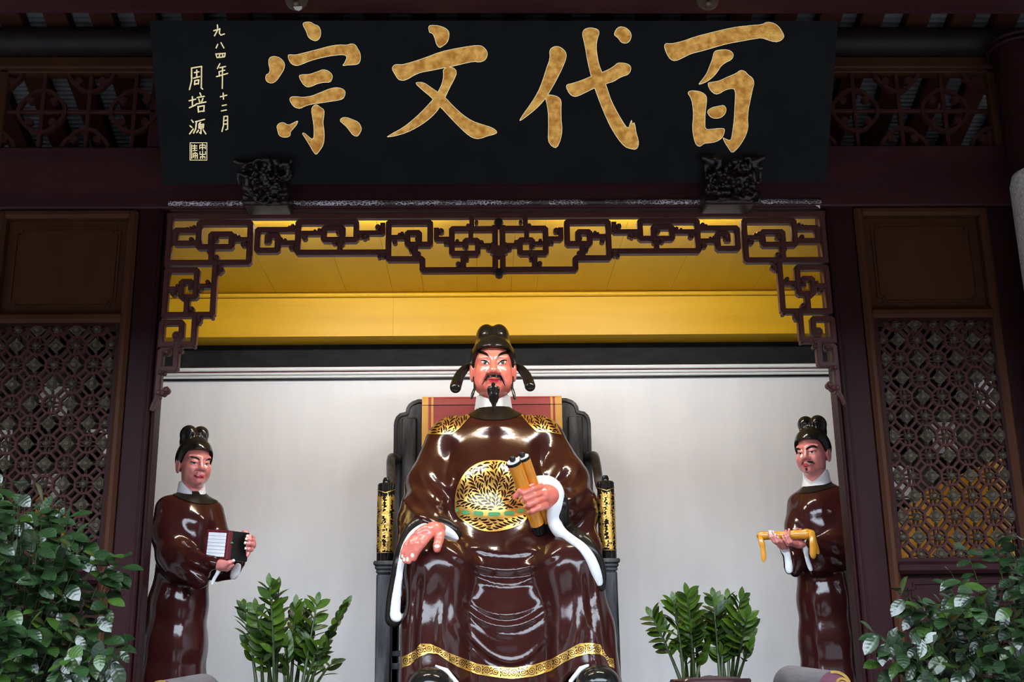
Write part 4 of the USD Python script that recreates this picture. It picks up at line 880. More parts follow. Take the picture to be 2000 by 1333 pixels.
top_l, bot_l = LineString(PX(HM, HS, ht_)), LineString(PX(HM, HS, hb_)); holes = []
for i in range(26):
    t = (i+.5)/26; p, q = np.array(top_l.interpolate(t, True).coords[0]), np.array(bot_l.interpolate(t, True).coords[0]); c = (p+q)/2; wd = np.linalg.norm(q-p)*.36
    ang = np.linspace(0, 4.2*np.pi, 44)[::-1]; rr = wd*(ang/(4.2*np.pi)); sg = 1 if i % 2 else -1
    holes.append(LineString(np.c_[c[0]+rr*np.cos(ang*sg+i), c[1]+rr*np.sin(ang*sg+i)]).buffer(.62))
    t2 = (i+1)/26; p, q = np.array(top_l.interpolate(t2, True).coords[0]), np.array(bot_l.interpolate(t2, True).coords[0])
    for e in (.22, .5, .78): holes.append(leaf_poly(p+(q-p)*e, .9*sg+e, 5.5, 2.0, .2))
obj('hem_band', drape(st, hem.difference(unary_union(holes)), .0035, 2.5), gold, ST, smooth=True, label='gilt hem band of spirals')
# boots
for cx_, sg in ((-.255, -1), (.592, 1)):
    g = Sculpt((cx_-.2, 6.35, 1.37), (cx_+.2, 6.9, 1.6), .008); g.chain([(cx_+sg*.02, 6.56, 1.43), (cx_, 6.72, 1.46)], [.098, .085], .03); g.ell((cx_+sg*.025, 6.54, 1.455), (.118, .125, .098), .03); X, Y, Z = g.grid(); g.cut(1.392-Z+0*X+0*Y)
    bt = obj('boot', g.mesh(), black_gloss, ST, smooth=True)
    obj('boot_trim', tube([(cx_-sg*.135, 6.60, 1.40), (cx_-sg*.115, 6.605, 1.47), (cx_-sg*.06, 6.61, 1.535), (cx_+sg*.0, 6.62, 1.56)], [.008, .013, .013, .006], 8), cloth_white, bt, smooth=True, label='white boot lining')
# sleeve openings: white linings with a dark border
def lining(name, pts, m, k=.02, sy=1.6, par=ST, h=.007, label=None, on=None, lift=.35):
    pr = [W(x, y, D, r) for x, y, r, D in pts]
    if on is not None:                                            # keep it lying on the robe instead of sinking in
        hp, _, ok = on.hit([q[:2] for q in pts]); pr = [W(q[0], q[1], min(q[3], h_[1]-lift*p[1]) if o_ else q[3], q[2]) for q, p, h_, o_ in zip(pts, pr, hp, ok)]
    P = np.array([p for p, _ in pr]); R_ = np.array([r for _, r in pr])
    g = Sculpt(P.min(0)-R_.max()-.02, P.max(0)+R_.max()+.02, h); g.sweep(P, R_, k, sy=sy); return obj(name, g.mesh(), m, par, smooth=True, label=label)
lw = [(893,1053,4,6.84),(880,1044,9,6.84),(862,1036,12,6.84),(838,1033,13,6.83),(812,1044,11,6.80),(795,1066,9,6.76),(785,1095,7,6.72),(779,1130,7,6.72),(774,1170,9,6.73),(772,1200,10,6.74),(775,1206,10,6.74)]
lining('sleeve_lining', lw, cloth_white, label='white sleeve lining')
lining('sleeve_border', [(x+(2 if y < 1060 and x > 850 else -5), y-(8 if x > 800 else 0)+(5 if y > 1195 else 0), r+(5 if r > 5 else 3), D+.035) for x, y, r, D in lw], robe_dark, label='black sleeve border')
rw = [(1048,940,10,6.93),(1070,948,18,6.91),(1083,962,18,6.90),(1085,985,16,6.89),(1082,1008,14,6.87),(1086,1028,13,6.85),(1098,1044,12,6.80),(1118,1056,9,6.76),(1137,1070,9,6.74),(1152,1090,10,6.74),(1163,1115,10,6.74),(1170,1138,8,6.75)]
lining('sleeve_border', [(1092,958,9,6.95),(1098,985,13,6.95),(1097,1012,15,6.94),(1110,1034,14,6.92),(1134,1051,13,6.86),(1152,1070,13,6.80),(1166,1094,12,6.78),(1174,1122,10,6.79),(1175,1148,8,6.79)], robe_dark, label='black sleeve border', on=st, lift=.15)
lining('sleeve_lining', rw, cloth_white, label='white sleeve lining', on=st, lift=.45)
# hands
RH, RS = (760, 980), 8.888
def hand(name, segs, m, par, nails=(), o=(0, 0), s=1., h=.0036, k=.006, palm=(), slim=1.):
    P, R_, ch = [], [], []
    for sg in segs:
        c = [W(o[0]+x/s, o[1]+y/s, D, r/s*(slim if len(ch) >= len(palm) else 1)) for x, y, D, r in sg]; ch.append(c); P += [p for p, _ in c]; R_ += [r for _, r in c]
    P = np.array(P); g = Sculpt(P.min(0)-max(R_)-.01, P.max(0)+max(R_)+.01, h)
    for c in ch[:len(palm) or 1]: g.chain([p for p, _ in c], [r for _, r in c], .02)
    for c in ch[len(palm) or 1:]: g.chain([p for p, _ in c], [r for _, r in c], k)
    hnd = obj(name, g.mesh(), m, par, smooth=True)
    for cx_, cy_, rx, ry in nails:
        d = drape(g, ellp(o, s, (cx_, cy_), rx, ry), .0012, 1.2)
        if d is not None: obj('fingernail', d, nail, hnd, smooth=True)
    return hnd
D0 = 6.62
hand('hand', [[(880,470,D0+.13,105),(780,500,D0+.06,140),(640,530,D0+.02,120)], [(640,530,D0+.02,110),(520,570,D0+.01,95)], [(880,560,D0+.06,95),(862,680,D0+.02,82),(838,770,D0,76),(832,825,D0,66)],
  [(700,560,D0+.01,82),(580,720,D0-.02,74),(480,860,D0-.01,66),(425,985,D0,58)], [(600,570,D0+.01,78),(470,730,D0-.015,70),(380,900,D0-.005,58),(345,1040,D0,50)],
  [(510,590,D0+.015,76),(390,740,D0-.01,66),(310,900,D0,54),(278,1035,D0+.005,46)], [(440,620,D0+.025,70),(310,760,D0+.005,60),(250,880,D0+.01,48),(230,965,D0+.01,42)]], skin, ST,
  [(832,778,50,28),(405,935,32,38),(318,1005,24,42),(260,1005,22,36),(230,950,18,32)], RH, RS, palm=(0, 1))
# the two scrolls in the other hand
SO, SS = (960, 870), 7.02
def scroll(p0, p1, DA, DB_, r, label):
    A, B = W(SO[0]+p0[0]/SS, SO[1]+p0[1]/SS, DA), W(SO[0]+p1[0]/SS, SO[1]+p1[1]/SS, DB_); ax = (B-A)/np.linalg.norm(B-A)
    t = thing('scroll', label, 'scroll', (A+B)/2, 'pair of scrolls in the statue\'s fist')
    obj('scroll_paper', tube([A+ax*.006, A*.66+B*.34, (A+B)/2, A*.34+B*.66, B-ax*.05], [r, r*.93, r*.88, r*.91, r*.98], 28), orange, t, smooth=40)
    obj('scroll_rim', cyl(A-ax*.006, A+ax*.009, r*1.04, 28), black_gloss, t, smooth=40)
    obj('scroll_core', cyl(A-ax*.010, A-ax*.004, r*.93, 28), cloth_white, t, smooth=40, label='white rolled edge')
    obj('scroll_end', cyl(B-ax*.052, B, r*1.05, 28), black_gloss, t, smooth=40)
    obj('roller_knob', tube([A-ax*.010, A-ax*.014, A-ax*.026, A-ax*.036, A-ax*.040], [.012, .017, .019, .013, .004], 14), black_gloss, t, smooth=True)
scroll((305, 240), (668, 1185), 6.66, 6.915, .0415, 'orange scroll with black ends in the seated statue\'s fist, front one of the pair')
scroll((435, 180), (795, 1150), 6.72, 6.960, .0385, 'orange scroll with black ends in the seated statue\'s fist, rear one of the pair')
D0 = 6.745
hand('hand', [[(850,760,D0+.17,125),(775,705,D0+.09,150),(700,690,D0+.05,128)], [(740,640,D0+.07,95),(730,800,D0+.07,90)], [(560,560,D0+.03,44),(390,630,D0-.02,44),(318,715,D0+.0,34)],
  [(680,580,D0+.03,52),(560,615,D0-.035,46),(440,660,D0-.035,42),(395,690,D0+.01,38)], [(710,650,D0+.03,52),(590,690,D0-.035,46),(470,738,D0-.035,42),(430,760,D0+.01,38)],
  [(720,735,D0+.03,52),(620,775,D0-.035,46),(510,818,D0-.035,42),(470,840,D0+.01,38)], [(730,820,D0+.03,50),(660,860,D0-.03,44),(560,905,D0-.035,40),(515,925,D0+.01,36)]], skin, ST, (), SO, SS, palm=(0, 1))
# the footrest and plinth of the statue
pl = thing('footrest', 'low dark plinth under the boots of the seated statue', 'plinth', (X0, 6.85, 1.05))
obj('plinth_body', bx(-.505, .690, 6.44, 7.70, 1.05, 1.36, .01), dark_wood, pl); obj('plinth_top', bx(-.515, .700, 6.42, 7.71, 1.36, 1.392, .01), dark_wood, pl)
# ================================================================ the two standing attendants
ZP = 1.05                                    # platform they stand on
def body(parts, zmin, h=.009, warp=None):
    P = np.array([p for c, *_ in parts for p, r in c]); R_ = max(r for c, *_ in parts for p, r in c)
    g = Sculpt(P.min(0)-R_-.03, P.max(0)+R_+.03, h)
    for c, k, sy in parts: g.chain([p for p, _ in c], [r for _, r in c], k, sy)
    if warp: warp(g)
    X, Y, Z = g.grid(); g.cut(zmin-Z+0*X+0*Y); return g
def ch(*q): return [W(x, y, D, r) for x, y, r, D in q]
def drop(p, r, z): return (np.array([p[0], p[1], z]), r)
# ---- left attendant, holding a cased set of books
AL = thing('statue', 'clean-shaven standing attendant statue in a dark maroon robe, holding cased books', 'statue', (*at(330, 1333, 6.95)[:2], ZP))
hip = W(352, 1150, 6.97); base = np.array([hip[0]+.0, 6.99, ZP]); sc = 1/ppm(hip)
def warpL(g):
    X, Y, Z = g.grid(); th = np.arctan2(X-base[0], -(Y-6.97)); m = np.clip((2.05-Z)/.5, 0, 1)
    g.warp(-.0055*(np.abs(np.sin(3.5*th+.4+.25*np.sin(5*Z)))**3*2-.6)*m)
    u = (X-W(400, 1120, 6.7)[0])*.55+(Z-W(400, 1120, 6.7)[2])*.9; m = np.exp(-((X-W(395, 1120, 6.7)[0])/.13)**2-((Z-W(395, 1120, 6.7)[2])/.11)**2)*np.clip((6.86-Y)/.06, 0, 1)
    g.warp(-.007*np.sin(2*np.pi*u/.058)*m)
gl = body([
  (ch((374,970,23,7.06),(371,1000,43,7.02),(366,1030,52,6.98),(362,1080,50,6.96),(356,1125,48,6.97)), .05, 1),
  (ch((356,1125,48,6.97),(348,1180,55,6.97),(338,1260,62,6.98),(328,1340,67,6.99))+[(np.array([base[0]-.03, 6.99, ZP-.05]), .235)], .05, 1),
  (ch((330,995,27,6.93),(328,1040,30,6.88),(338,1085,31,6.82)), .05, 1),
  (ch((338,1085,31,6.82),(380,1100,25,6.72),(418,1100,15,6.64)), .04, 1),
  (ch((350,1108,28,6.80),(385,1125,20,6.72),(392,1138,13,6.69)), .05, 1),
  (ch((415,1000,22,7.06),(428,1060,22,7.02),(425,1110,22,6.95)), .05, 1),
  (ch((425,1112,18,6.93),(455,1112,14,6.86),(470,1100,10,6.82)), .03, 1),
  (ch((425,1124,13,6.92),(448,1124,9,6.88)), .03, 1)], ZP, .0085, warpL)
gl.soften(.9); obj('robe', gl.mesh(), robe2, AL, smooth=True)
FO, FSC = (330, 820), 8.89
HL = at(381, 907, 6.97); hdl = head_sculpt(HL, 33, .70, .0040, .80); hl = obj('head', hdl.mesh(), skin2, AL, smooth=True)
htl = hat_sculpt(HL, 33, .70, .0046, .2); obj('hat', htl.mesh(), black_gloss, AL, smooth=True)
face(hdl, hl, FO, FSC, [[(370,742),(392,738),(425,740),(460,750),(496,772),(455,778),(410,768)], [(604,790),(625,772),(650,768),(676,768),(672,792),(640,800),(615,798)]], [((438, 760), 21), ((650, 784), 18)],
  [[(358,732),(400,730),(440,734),(474,748),(500,770),(496,777),(460,757),(420,746),(385,745)], [(600,788),(622,768),(650,760),(682,762),(680,771),(650,770),(625,778),(606,796)]],
  [[(358,648),(385,635),(440,638),(500,660),(535,690),(540,712),(510,697),(450,676),(400,665)], [(618,730),(640,700),(680,675),(722,668),(720,702),(680,714),(645,720)]],
  [[(425,965),(470,968),(500,960),(530,968),(560,962),(607,994),(580,1018),(540,1027),(490,1020),(455,995)]], [[(430,968),(500,985),(540,988),(600,992),(540,997),(490,993)]], [], [], 1.3)
def undercollar(c, yaw, sc_, par):
    R_ = rotz(yaw); g = Sculpt(np.array((-.2, -.2, -.44))*sc_, np.array((.2, .26, -.12))*sc_, .005, R_, c)
    g.cap(np.array((0, .055, -.19))*sc_, np.array((0, .045, -.36))*sc_, .112*sc_, .140*sc_, .01); X, Y, Z = g.grid(); q = Z+.185*sc_+.95*np.maximum(.03*sc_-Y, 0)-.42*np.abs(X); g.cut(q*.7); g.cut(-.42*sc_-Z+0*X+0*Y)
    return obj('under_collar', g.mesh(), cloth_white, par, smooth=True, label='white under-collar')
undercollar(HL, 33, .70, AL)
yl = Polygon(smooth_poly([(346,934),(336,945),(327,959),(345,972),(365,980),(390,986),(418,986),(430,976),(415,960),(398,950),(385,960),(365,950)], 1)).buffer(0)
obj('yoke', drape(gl, yl, .004, 2.5), robe_dark, AL, smooth=True, label='black round collar yoke')
# books
B1, B2, B3, B4 = at(447.7, 1036.8, 6.60), at(441.5, 1094, 6.60), at(403.5, 1034.5, 6.66), at(489, 1042, 6.70)
ux, uz = B4-B1, B2-B1; ul = B3-B1; uz = uz-np.array([0, 0, 0]); ux[2] = (ux[2]); 
def slab(o, u, v, w, b=.004):
    """box spanned by three edge vectors from corner o, edges eased"""
    m, f = _cb((.5, .5, .5), (.5, .5, .5), .03), _cbf; return o+m[:, :1]*u+m[:, 1:2]*v+m[:, 2:]*w, f
bk = thing('book_case', 'book set in a dark red and black case, held by the left attendant statue', 'book', (B1+B2)/2)
obj('case_cover', slab(B1+ul*.02, ux, uz*1.0, -np.cross(ux, uz)/np.linalg.norm(np.cross(ux, uz))*-.012), black_paint, bk, label='black front cover')
dn = uz/np.linalg.norm(uz); depth = ux*.96
obj('case_frame', slab(B1-ux*.0, ul, uz, depth*.94+np.array([0, .02, 0])), book_red, bk, label='dark red case')
for i in range(7):
    a0 = .09+i*.118
    obj('book_volume', slab(B1+ul*.13+uz*(a0+.006)-np.array([0, .006, 0]), ul*.76, uz*.110, depth*.3), page, bk, label=None)
p = B1+ux*.16+uz*.42; nrm = np.cross(uz, ux); nrm /= np.linalg.norm(nrm); nrm = nrm if nrm[1] < 0 else -nrm
obj('jade_clasp', cyl(p+nrm*.0, p+nrm*.014, .0075, 10, .005), green, bk, smooth=True, label='green clasp')
BO, BS = (390, 1010), 9.525
hand('hand', [[(320,900,6.66,80),(400,900,6.63,95),(450,900,6.61,92)], [(470,890,6.60,80),(560,850,6.58,48),(630,820,6.575,34)], [(430,960,6.63,62),(500,960,6.64,50),(580,920,6.66,38),(620,895,6.67,30)], [(420,930,6.66,62),(500,985,6.67,40),(560,960,6.68,34)]], skin2, AL, [(632,812,22,22)], BO, BS, h=.0024, k=.003, palm=(0,), slim=.9)
hand('hand', [[(960,560,6.80,70),(950,520,6.76,85),(930,480,6.74,88)], [(940,430,6.72,52),(985,400,6.69,46),(940,362,6.66,40),(890,360,6.655,34)], [(960,470,6.72,50),(1000,455,6.68,46),(940,420,6.65,42),(872,412,6.645,36)],
  [(955,520,6.72,50),(990,520,6.67,46),(920,500,6.64,42),(852,488,6.64,36)], [(950,590,6.72,50),(965,610,6.67,44),(910,600,6.645,42),(862,588,6.645,36)], [(900,560,6.70,60),(905,660,6.67,46),(892,720,6.66,32)], [(930,420,6.76,50),(880,300,6.75,40),(815,275,6.74,36)]],
  skin2, AL, [(886,358,28,20),(862,412,28,22),(842,484,26,24),(850,586,28,22)], BO, BS, h=.0024, k=.003, palm=(0,), slim=.9)
lining('sleeve_lining', [(465,1106,6,6.80),(460,1118,8,6.80),(456,1126,7,6.81)], cloth_white, par=AL, h=.004, label='white sleeve lining')
lining('sleeve_lining', [(428,1108,4,6.635),(426,1118,3.5,6.64),(419,1130,3,6.66),(414,1141,3,6.67)], cloth_white, par=AL, h=.004, label='white sleeve lining')
# ---- right attendant, carrying a cloth-wrapped roll
AR = thing('statue', 'thin-moustached standing attendant statue in a dark maroon robe, carrying a yellow roll', 'statue', (*at(1630, 1333, 6.95)[:2], ZP))
baseR = np.array([W(1628, 1200, 6.97)[0], 6.99, ZP])
def warpR(g):
    X, Y, Z = g.grid(); th = np.arctan2(X-baseR[0], -(Y-6.97)); m = np.clip((2.1-Z)/.5, 0, 1)
    g.warp(-.0055*(np.abs(np.sin(3.5*th+1.1+.25*np.sin(5*Z)))**3*2-.6)*m)
    e = W(1625, 1085, 6.74); u = (X-e[0])*.3+(Z-e[2]); m = np.exp(-((X-e[0])/.14)**2-((Z-e[2])/.10)**2)*np.clip((6.86-Y)/.06, 0, 1); g.warp(-.007*np.sin(2*np.pi*u/.062)*m)
gr = body([
  (ch((1600,951,23,7.08),(1600,982,43,7.04),(1600,1010,50,6.99),(1604,1060,50,6.97),(1608,1110,48,6.97)), .05, 1),
  (ch((1608,1110,48,6.97),(1615,1170,54,6.97),(1624,1250,58,6.98),(1632,1340,63,6.99))+[(np.array([baseR[0]+.03, 6.99, ZP-.05]), .225)], .05, 1),
  (ch((1638,978,27,6.95),(1645,1020,29,6.91),(1640,1068,30,6.84)), .05, 1),
  (ch((1640,1068,29,6.84),(1608,1072,20,6.76),(1585,1062,13,6.70)), .04, 1),
  (ch((1635,1085,26,6.84),(1605,1100,20,6.80),(1592,1112,10,6.79)), .05, 1),
  (ch((1558,985,20,7.06),(1556,1030,20,7.00),(1552,1068,18,6.90)), .05, 1),
  (ch((1552,1070,15,6.88),(1560,1095,17,6.86),(1553,1118,11,6.85)), .03, 1)], ZP, .0085, warpR)
gr.soften(.9); obj('robe', gr.mesh(), robe2, AR, smooth=True)
FO2 = (1540, 795); HRr = at(1586, 886, 6.99); hdr = head_sculpt(HRr, -36, .70, .0040, .84); hr = obj('head', hdr.mesh(), skin2, AR, smooth=True)
htr = hat_sculpt(HRr, -36, .70, .0046, -.6); obj('hat', htr.mesh(), black_gloss, AR, smooth=True)
face(hdr, hr, FO2, FSC, [[(355,795),(380,778),(410,770),(440,768),(485,770),(450,790),(410,805),(375,808)], [(165,803),(185,798),(210,800),(246,808),(235,825),(200,828),(178,820)]], [((408, 786), 20), ((208, 812), 16)],
  [[(350,792),(380,772),(410,763),(445,762),(490,768),(485,775),(440,772),(405,774),(375,786),(356,799)], [(160,800),(185,793),(212,795),(250,806),(246,812),(210,803),(186,802),(166,808)]],
  [[(293,748),(320,710),(370,680),(420,665),(470,675),(507,712),(490,720),(440,706),(390,713),(340,736),(310,753)], [(114,722),(150,712),(200,722),(222,752),(195,756),(150,746),(122,742)]],
  [[(258,1010),(285,990),(320,985),(345,1000),(407,1002),(380,1018),(345,1035),(310,1047),(275,1040)]], [[(262,1010),(320,1005),(400,1004),(330,1014),(280,1018)]],
  [[(312,952),(345,945),(400,958),(440,962),(482,1000),(450,986),(400,980),(345,975)], [(276,950),(255,963),(240,990),(230,1027),(245,1002),(266,975)]], [((318, 1085), 20, 25)], 1.3)
undercollar(HRr, -36, .70, AR)
yr = Polygon(smooth_poly([(1560,966),(1566,955),(1576,944),(1590,942),(1606,930),(1622,912),(1636,916),(1654,932),(1648,944),(1620,955),(1590,963)], 1)).buffer(0)
obj('yoke', drape(gr, yr, .004, 2.5), robe_dark, AR, smooth=True, label='black round collar yoke')
TO, TS = (1470, 1010), 11.107
ro = thing('wrapped_roll', 'ochre yellow cloth-wrapped roll with hanging ends, carried on the right attendant\'s hands', 'roll', at(1540, 1047, 6.66))
pr = [W(TO[0]+x/TS, TO[1]+y/TS, D, r/TS) for x, y, D, r in ((165,415,6.70,78),(200,415,6.70,90),(500,408,6.68,88),(900,390,6.655,95),(1180,375,6.64,108),(1260,365,6.635,88))]
g = Sculpt(np.min([p for p, _ in pr], 0)-.06, np.max([p for p, _ in pr], 0)+.06, .0045); g.chain([p for p, _ in pr], [r for _, r in pr], .01); obj('roll', g.mesh(), ochre, ro, smooth=True)
lining('hanging_end', [(165,470,6.66,45),(195,560,6.655,52),(225,700,6.655,46),(238,850,6.655,48),(236,960,6.655,26)] and [(TO[0]+x/TS, TO[1]+y/TS, r/TS, D) for x, y, D, r in ((160,450,6.665,40),(195,560,6.66,55),(225,700,6.66,46),(238,870,6.66,48),(234,965,6.66,22))], ochre, par=ro, h=.0036, sy=2)
lining('hanging_end', [(TO[0]+x/TS, TO[1]+y/TS, r/TS, D) for x, y, D, r in ((1290,350,6.61,62),(1300,500,6.60,62),(1310,650,6.60,68),(1310,800,6.605,62),(1318,880,6.61,36))], ochre, par=ro, h=.0036, sy=2)
lining('hanging_end', [(TO[0]+x/TS, TO[1]+y/TS, r/TS, D) for x, y, D, r in ((1320,420,6.63,40),(1360,600,6.63,46),(1400,740,6.63,40),(1425,790,6.63,20))], ochre, par=ro, h=.0036, sy=2)
D0 = 6.66
hand('hand', [[(1120,600,D0+.05,75),(1000,590,D0+.03,85),(930,570,D0+.02,85)], [(1040,290,D0+.06,52),(960,270,D0+.05,42),(890,262,D0+.04,32)], [(960,590,D0+.0,62),(830,540,D0-.035,50),(775,420,D0-.04,44),(790,280,D0-.01,34)], [(920,600,D0+.0,56),(770,560,D0-.03,44),(715,440,D0-.035,40),(718,300,D0-.005,30)],
  [(900,610,D0+.01,50),(760,600,D0-.02,38),(690,500,D0-.025,36),(650,420,D0-.01,28)]], skin2, AR, [(905,266,40,18),(795,262,18,22)], TO, TS, h=.0024, k=.0025, palm=(0,), slim=.76)
D0 = 6.662
hand('hand', [[(720,640,D0+.05,70),(640,610,D0+.03,85),(600,600,D0+.02,75)], [(600,600,D0+.0,52),(520,540,D0-.035,46),(440,430,D0-.04,40),(395,320,D0-.015,32)], [(560,610,D0+.0,50),(460,540,D0-.03,44),(385,440,D0-.035,40),(355,310,D0-.01,30)],
  [(620,610,D0+.0,52),(570,520,D0-.035,44),(500,430,D0-.04,40),(450,320,D0-.015,30)], [(650,610,D0+.0,52),(620,540,D0-.03,44),(550,470,D0-.035,38),(495,390,D0-.02,30)], [(680,620,D0+.01,48),(640,560,D0-.02,38),(580,490,D0-.03,34),(545,440,D0-.02,26)]], skin2, AR, [(395,322,18,26),(450,312,18,24),(490,385,14,22),(542,440,14,22)], TO, TS, h=.0024, k=.0025, palm=(0,), slim=.76)
lining('sleeve_lining', [(TO[0]+x/TS, TO[1]+y/TS, r/TS, D) for x, y, D, r in ((690,690,6.73,100),(740,800,6.73,70),(770,950,6.74,68),(785,1080,6.74,74),(790,1165,6.74,68))], cloth_white, par=AR, h=.004, label='white sleeve lining')
lining('sleeve_border', [(TO[0]+x/TS, TO[1]+y/TS, r/TS, D) for x, y, D, r in ((690,700,6.765,105),(725,820,6.765,75),(752,950,6.775,76),(765,1080,6.775,80),(790,1175,6.775,76))], robe_dark, par=AR, h=.005, label='dark sleeve border')
lining('sleeve_lining', [(TO[0]+x/TS, TO[1]+y/TS, r/TS, D) for x, y, D, r in ((1170,560,6.70,62),(1150,680,6.71,62),(1170,850,6.73,42),(1210,1000,6.735,44),(1262,1140,6.74,44))], cloth_white, par=AR, h=.004, label='white sleeve lining')

# ================================================================ the throne
CHR = thing('throne', 'tall worn black lacquer throne with gilt front posts, behind the seated statue', 'chair', (X0, 7.45, 1.05))
DB = 7.80
half = [(178,860),(183,835),(195,810),(220,785),(262,775),(268,745),(285,718),(310,700),(350,688)]
full = half+[(1392,680),(1435,698),(1460,718),(1475,745),(1480,768),(1520,778),(1545,800),(1557,830),(1562,862)]
wv = ats(PX(AC, AS, full), DB)[:, [0, 2]]; n_ = len(half)
cx0 = (wv[0, 0]+wv[-1, 0])/2; w2 = [( (a[0]-b[0]+2*cx0)/2, (a[1]+b[1])/2) for a, b in zip(wv[:n_], wv[::-1][:n_])]
ol = w2+[(2*cx0-a, b) for a, b in w2[::-1]]; ol += [(ol[-1][0], 1.9), (ol[0][0], 1.9)]
ol = Polygon(ol)
obj('backrest', cat([extr(ol, DB, DB+.06), extr(ol.difference(ol.buffer(-.022)), DB-.012, DB)]), chair_black, CHR)
xa, xb = ol.bounds[0], ol.bounds[2]
for s in (0, 1):
    f_ = (lambda q: q) if s == 0 else (lambda q: 2*cx0-q)
    xx = sorted([f_(xa+.055), f_(xa+.155)]); obj('back_slat', bx(xx[0], xx[1], DB-.03, DB, 1.9, ol.bounds[3]-.13, .008), chair_black, CHR)
    obj('back_post', bx(*sorted([f_(xa+.0), f_(xa+.05)]), DB-.03, DB+.04, 1.1, w2[0][1]-.20, .008), chair_black, CHR)
pc = [at(752, 1105, 7.12), at(1188, 1098, 7.12)]; pcx = (pc[1][0]-pc[0][0])/2; pmid = (pc[0][0]+pc[1][0])/2
for s in (-1, 1):
    px_, py_, zc = pmid+s*pcx, 7.12, 2.145; zt_ = at(752, 948, 7.12)[2]; r_ = .052
    obj('leg', bx(px_-.047, px_+.047, py_-.045, py_+.045, 1.05, zc-.05, .010), chair_black, CHR)
    obj('post_capital', cat([bx(px_-.064, px_+.064, py_-.064, py_+.064, zc-.005, zc+.022, .006), bx(px_-.056, px_+.056, py_-.056, py_+.056, zc-.03, zc-.004, .008), bx(px_-.05, px_+.05, py_-.05, py_+.05, zc-.05, zc-.029, .006)]), chair_black, CHR)
    po = obj('arm_post', lathe([(0, zc+.02), (r_, zc+.02), (r_, zt_), (r_*.86, zt_+.008), (.022, zt_+.01), (.022, zt_+.028), (.014, zt_+.045), (0, zt_+.047)], (px_, py_, 0), 28), black_gloss, CHR, smooth=40)
    z0, z1 = zc+.075, zt_-.055; hw = math.pi*r_; rg = np.random.default_rng(31+s); G = []
    for zz in np.arange(z0+.02, z1-.01, .030):
        for q in np.arange(-hw, hw, .045):
            c = (q+rg.uniform(-.008, .008), zz+rg.uniform(-.008, .008)); a0 = rg.uniform(0, 6.28)
            for k in range(6): G.append(leaf_poly((c[0]+.011*math.cos(a0+k*1.047), c[1]+.011*math.sin(a0+k*1.047)), a0+k*1.047, .026, .012, .12))
            G.append(Point(c).buffer(.005, 4))
            G.append(LineString([c, (c[0]+rg.uniform(-.02, .02), c[1]+.036)]).buffer(.002))
    G = unary_union(G).intersection(sbox(-hw+.001, z0, hw-.001, z1)).buffer(0)
    pk = [(q, z1+.030*(1-abs(((q/hw*1.0+1) % 1.0)*2-1))) for q in np.linspace(-hw, hw, 61)]
    G = unary_union([G, LineString(pk).buffer(.0022), LineString([(-hw, z0-.004), (hw, z0-.004)]).buffer(.0022)])
    m_ = flat_mesh(G, .012)
    if m_:
        v, f = m_; th = v[:, 0]/r_-math.pi/2; rr = r_+.0022
        obj('gilt_flowers', (np.c_[px_+rr*np.cos(th), py_+rr*np.sin(th), v[:, 1]], f[:, ::-1]), gold, po, smooth=True, label='gilt flower painting')
    xb_ = xa+.03 if s < 0 else xb-.03
    arm = [(xb_, DB, at(787, 893, 7.7)[2]), (xb_+s*.035, 7.62, at(782, 893, 7.7)[2]-.01), (px_-s*.012, 7.38, zt_+.03), (px_, 7.18, zt_-.05)]
    tt = np.linspace(0, 3, 14); ap = np.c_[[np.interp(tt, range(4), [q[i] for q in arm]) for i in range(3)]].T
    ap[1:-1] = (ap[:-2]+2*ap[1:-1]+ap[2:])/4; obj('arm_rail', tube(ap, .030, 10), chair_black, CHR, smooth=40)
    obj('side_rail', bx(px_-.02, px_+.02, 7.16, DB, 1.95, 2.02, .006), chair_black, CHR)
obj('seat', bx(pmid-pcx-.03, pmid+pcx+.03, 7.42, DB+.05, 1.94, 2.0, .01), chair_black, CHR)
for y0_, y1_ in ((1272, 1283), (1296, 1309)):
    z1_, z0_ = at(775, y0_, 7.14)[2], at(775, y1_, 7.14)[2]; obj('stretcher', bx(pmid-pcx+.04, pmid+pcx-.04, 7.12, 7.15, z0_, z1_, .004), chair_black, CHR)
for s in (-1, 1): obj('leg', bx(pmid+s*pcx-.04, pmid+s*pcx+.04, DB-.03, DB+.05, 1.05, 1.94, .008), chair_black, CHR)
# striped silk over the back of the throne
xs_ = [at(AC[0]+q/AS, AC[1]+740/AS, DB-.04)[0] for q in (375, 420, 440, 456, 1280, 1296, 1312, 1360)]
zt_ = ol.bounds[3]+.008; cl = thing('chair_cover', 'red and yellow striped silk cover hung over the back of the throne', 'cloth', (cx0, DB, zt_))
def cov(x0, x1, o, m, nm, lb=None):
    pts = [(DB-.036-o, 1.95), (DB-.036-o, zt_-.055), (DB-.030-o, zt_-.012), (DB-.018-o*.5, zt_+.004+o), (DB+.06, zt_+.006+o), (DB+.075+o, zt_-.02), (DB+.075+o, zt_-.5)]
    v, f = [], []
    for (yy_, zz) in pts: v += [(x0, yy_, zz), (x1, yy_, zz)]
    for (yy_, zz) in pts: v += [(x0, yy_+(.006 if yy_ < DB else -.006), zz-.004), (x1, yy_+(.006 if yy_ < DB else -.006), zz-.004)]
    k = len(pts)
    for i in range(k-1):
        for q in (0, 2*k): f += [[2*i+q, 2*i+1+q, 2*i+3+q], [2*i+q, 2*i+3+q, 2*i+2+q]]
        f += [[2*i, 2*i+2, 2*k+2*i+2], [2*i, 2*k+2*i+2, 2*k+2*i], [2*i+1, 2*k+2*i+3, 2*i+3], [2*i+1, 2*k+2*i+1, 2*k+2*i+3]]
    obj(nm, (np.array(v, float), np.array(f)), m, cl, label=lb)
